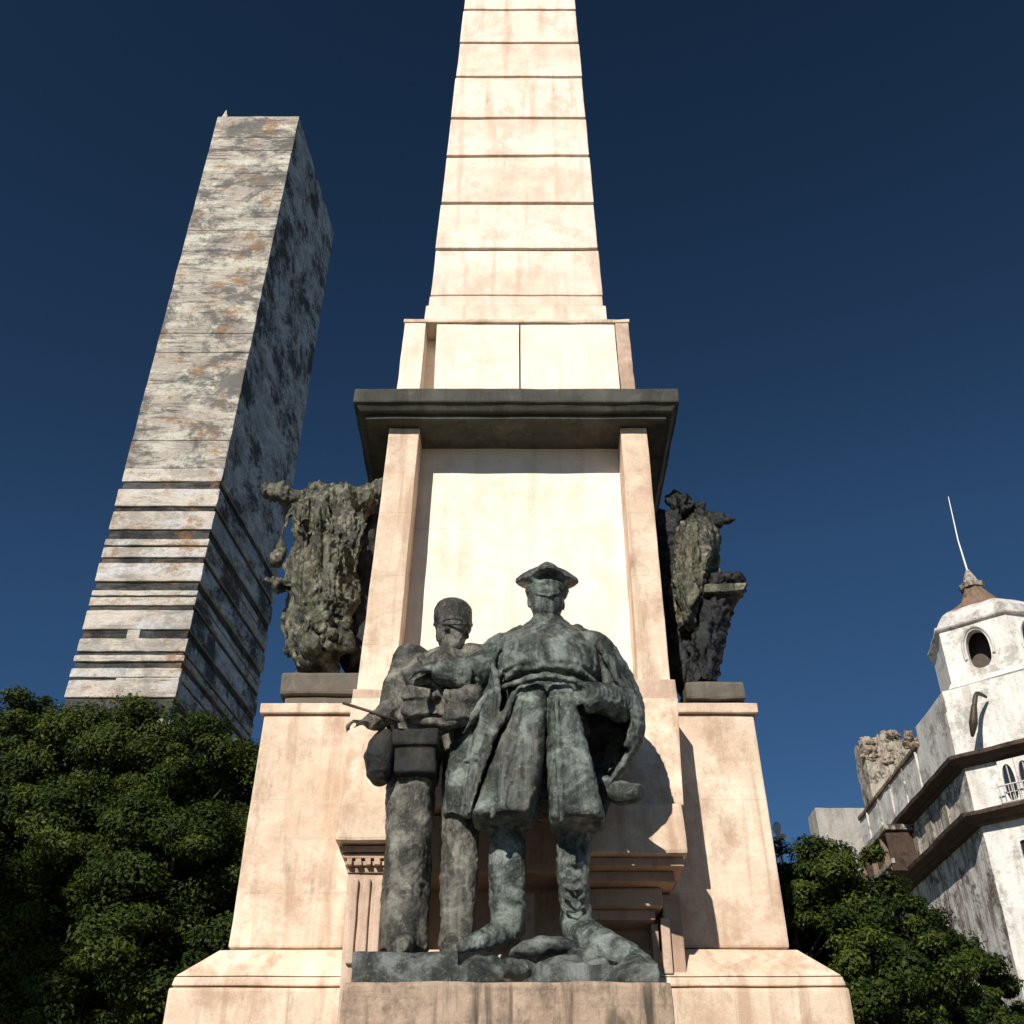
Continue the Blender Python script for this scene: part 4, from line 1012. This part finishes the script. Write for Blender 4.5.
def tree(x, y, lobes, lab, seed, dens=1350, size=.038):
    rnd = random.Random(seed)
    t = thing('tree', lab, 'tree', (x, y, 0), 'leafy trees around the monument')
    bm = bmesh.new(); zc = sum(l[2] for l in lobes) / len(lobes)
    tube(bm, [(x, y, 0), (x + .05, y, 1.2), (x - .08, y + .05, zc * .45), (x + .05, y, zc * .7)], [.42, .3, .26, .2], 12)
    for l in lobes:
        m_ = Vector((x, y, zc * .45)); e_ = Vector(l[:3])
        tube(bm, bez([m_, m_.lerp(e_, .5) + Vector((rnd.uniform(-.3, .3), rnd.uniform(-.3, .3), -.3)), e_, e_ + (e_ - m_).normalized() * l[3] * .3], 4), lerps([.2, .12, .06, .015], 4), 8)
        for k in range(7):
            d = Vector((rnd.uniform(-1, 1), rnd.uniform(-1, 1), rnd.uniform(-.4, 1))).normalized() * l[3] * .6
            tube(bm, [e_, e_ + d * .5 + Vector((0, 0, -.1)), e_ + d], [.05, .03, .01], 6)
    from_bm('trunk', bm, M['bark'], t, True)
    leaves('crown', lobes, dens, size, M['leaf'], t, seed)
    return t
def L(x, y, Y, r): p = P(x, y, Y); return (p.x, p.y, p.z, r)
tree(X(165, 900, 20), 20.2, [L(150, 772, 20.2, 1.55), L(95, 775, 20.6, 1.5), L(205, 800, 20, 1.35), L(60, 850, 19.6, 1.4), L(170, 880, 18.9, 1.4), L(110, 850, 19.2, 1.3), L(235, 870, 20, 1.3), L(60, 940, 19.2, 1.4), L(225, 950, 19.5, 1.4), L(130, 960, 18.7, 1.3), L(100, 1010, 19.0, 1.4), L(180, 1040, 19.0, 1.5), L(250, 800, 21.5, 1.2), L(150, 830, 21.5, 1.7), L(100, 930, 21.5, 1.8), L(200, 980, 21.5, 1.7)],
     'broad dark green tree close to the left side of the pedestal, below the tower block', 11)
tree(X(-20, 900, 21), 21, [L(18, 745, 21, 1.15), L(-35, 770, 21, 1.5), L(5, 800, 20.5, 1.3), L(-20, 860, 20, 1.6), L(10, 920, 20, 1.5), L(-60, 930, 20.5, 1.6), L(20, 990, 20, 1.5), L(-30, 1040, 20, 1.6), L(42, 712, 21.3, .42), L(-10, 850, 22, 1.8)],
     'dense dark tree cut off by the left edge of the view', 12)
tree(X(835, 960, 20), 20.5, [L(795, 892, 20.5, 1.15), L(838, 905, 20.2, 1.2), L(880, 948, 20.3, 1.0), L(915, 975, 20.3, .95), L(872, 945, 20, 1.15), L(800, 960, 19.8, 1.2), L(845, 985, 19.5, 1.3), L(900, 990, 19.6, 1.1), L(880, 1030, 19.3, 1.2), L(820, 1030, 19.5, 1.3), L(770, 930, 21, 1.3), L(860, 990, 21.5, 1.6), L(800, 980, 21.5, 1.5)],
     'round green tree between the right wing of the pedestal and the white building', 13)
tree(X(950, 1010, 21), 22, [L(925, 975, 22, 1.1), L(955, 990, 21.8, 1.0), L(978, 1005, 22, .8), L(920, 1030, 21.4, 1.2), L(975, 1040, 22, 1.0), L(990, 1050, 22.2, .75), L(940, 1060, 21.5, 1.2)],
     'lower green tree in front of the white building wall at the right', 14)
tree(-12.3, 11.0, [(-12.3, 11.2, 10.2, 2.0), (-11.4, 12.4, 8.6, 1.7), (-13.6, 10.6, 8.8, 1.9), (-12.0, 10.0, 11.6, 1.6), (-11.2, 10.8, 9.6, 1.6), (-13.2, 12.2, 10.6, 1.7)],
     'unseen tall tree on the far left, added outside the view to shade the other trees', 15, 500, .06)  # unseen tree, added to cast shade on the trees at the left

# ---------------------------------------------------------------- small lamp seen beside the pedestal
p = P(777, 826, 24.0)
g = thing('street_lamp', 'tiny white street lamp head peeping over the tree beside the right wing', 'street lamp', (p.x, p.y, 0))
bm = bmesh.new(); tube(bm, [(p.x, p.y, 0), (p.x, p.y, p.z - .1)], [.08, .05], 8); from_bm('pole', bm, M['pale'], g)
bm = bmesh.new(); ell(bm, p + Vector((0, 0, -.05)), (.10, .10, .14)); ell(bm, p + Vector((.05, 0, -.25)), (.14, .14, .06)); from_bm('lamp_head', bm, M['pale'], g, True)
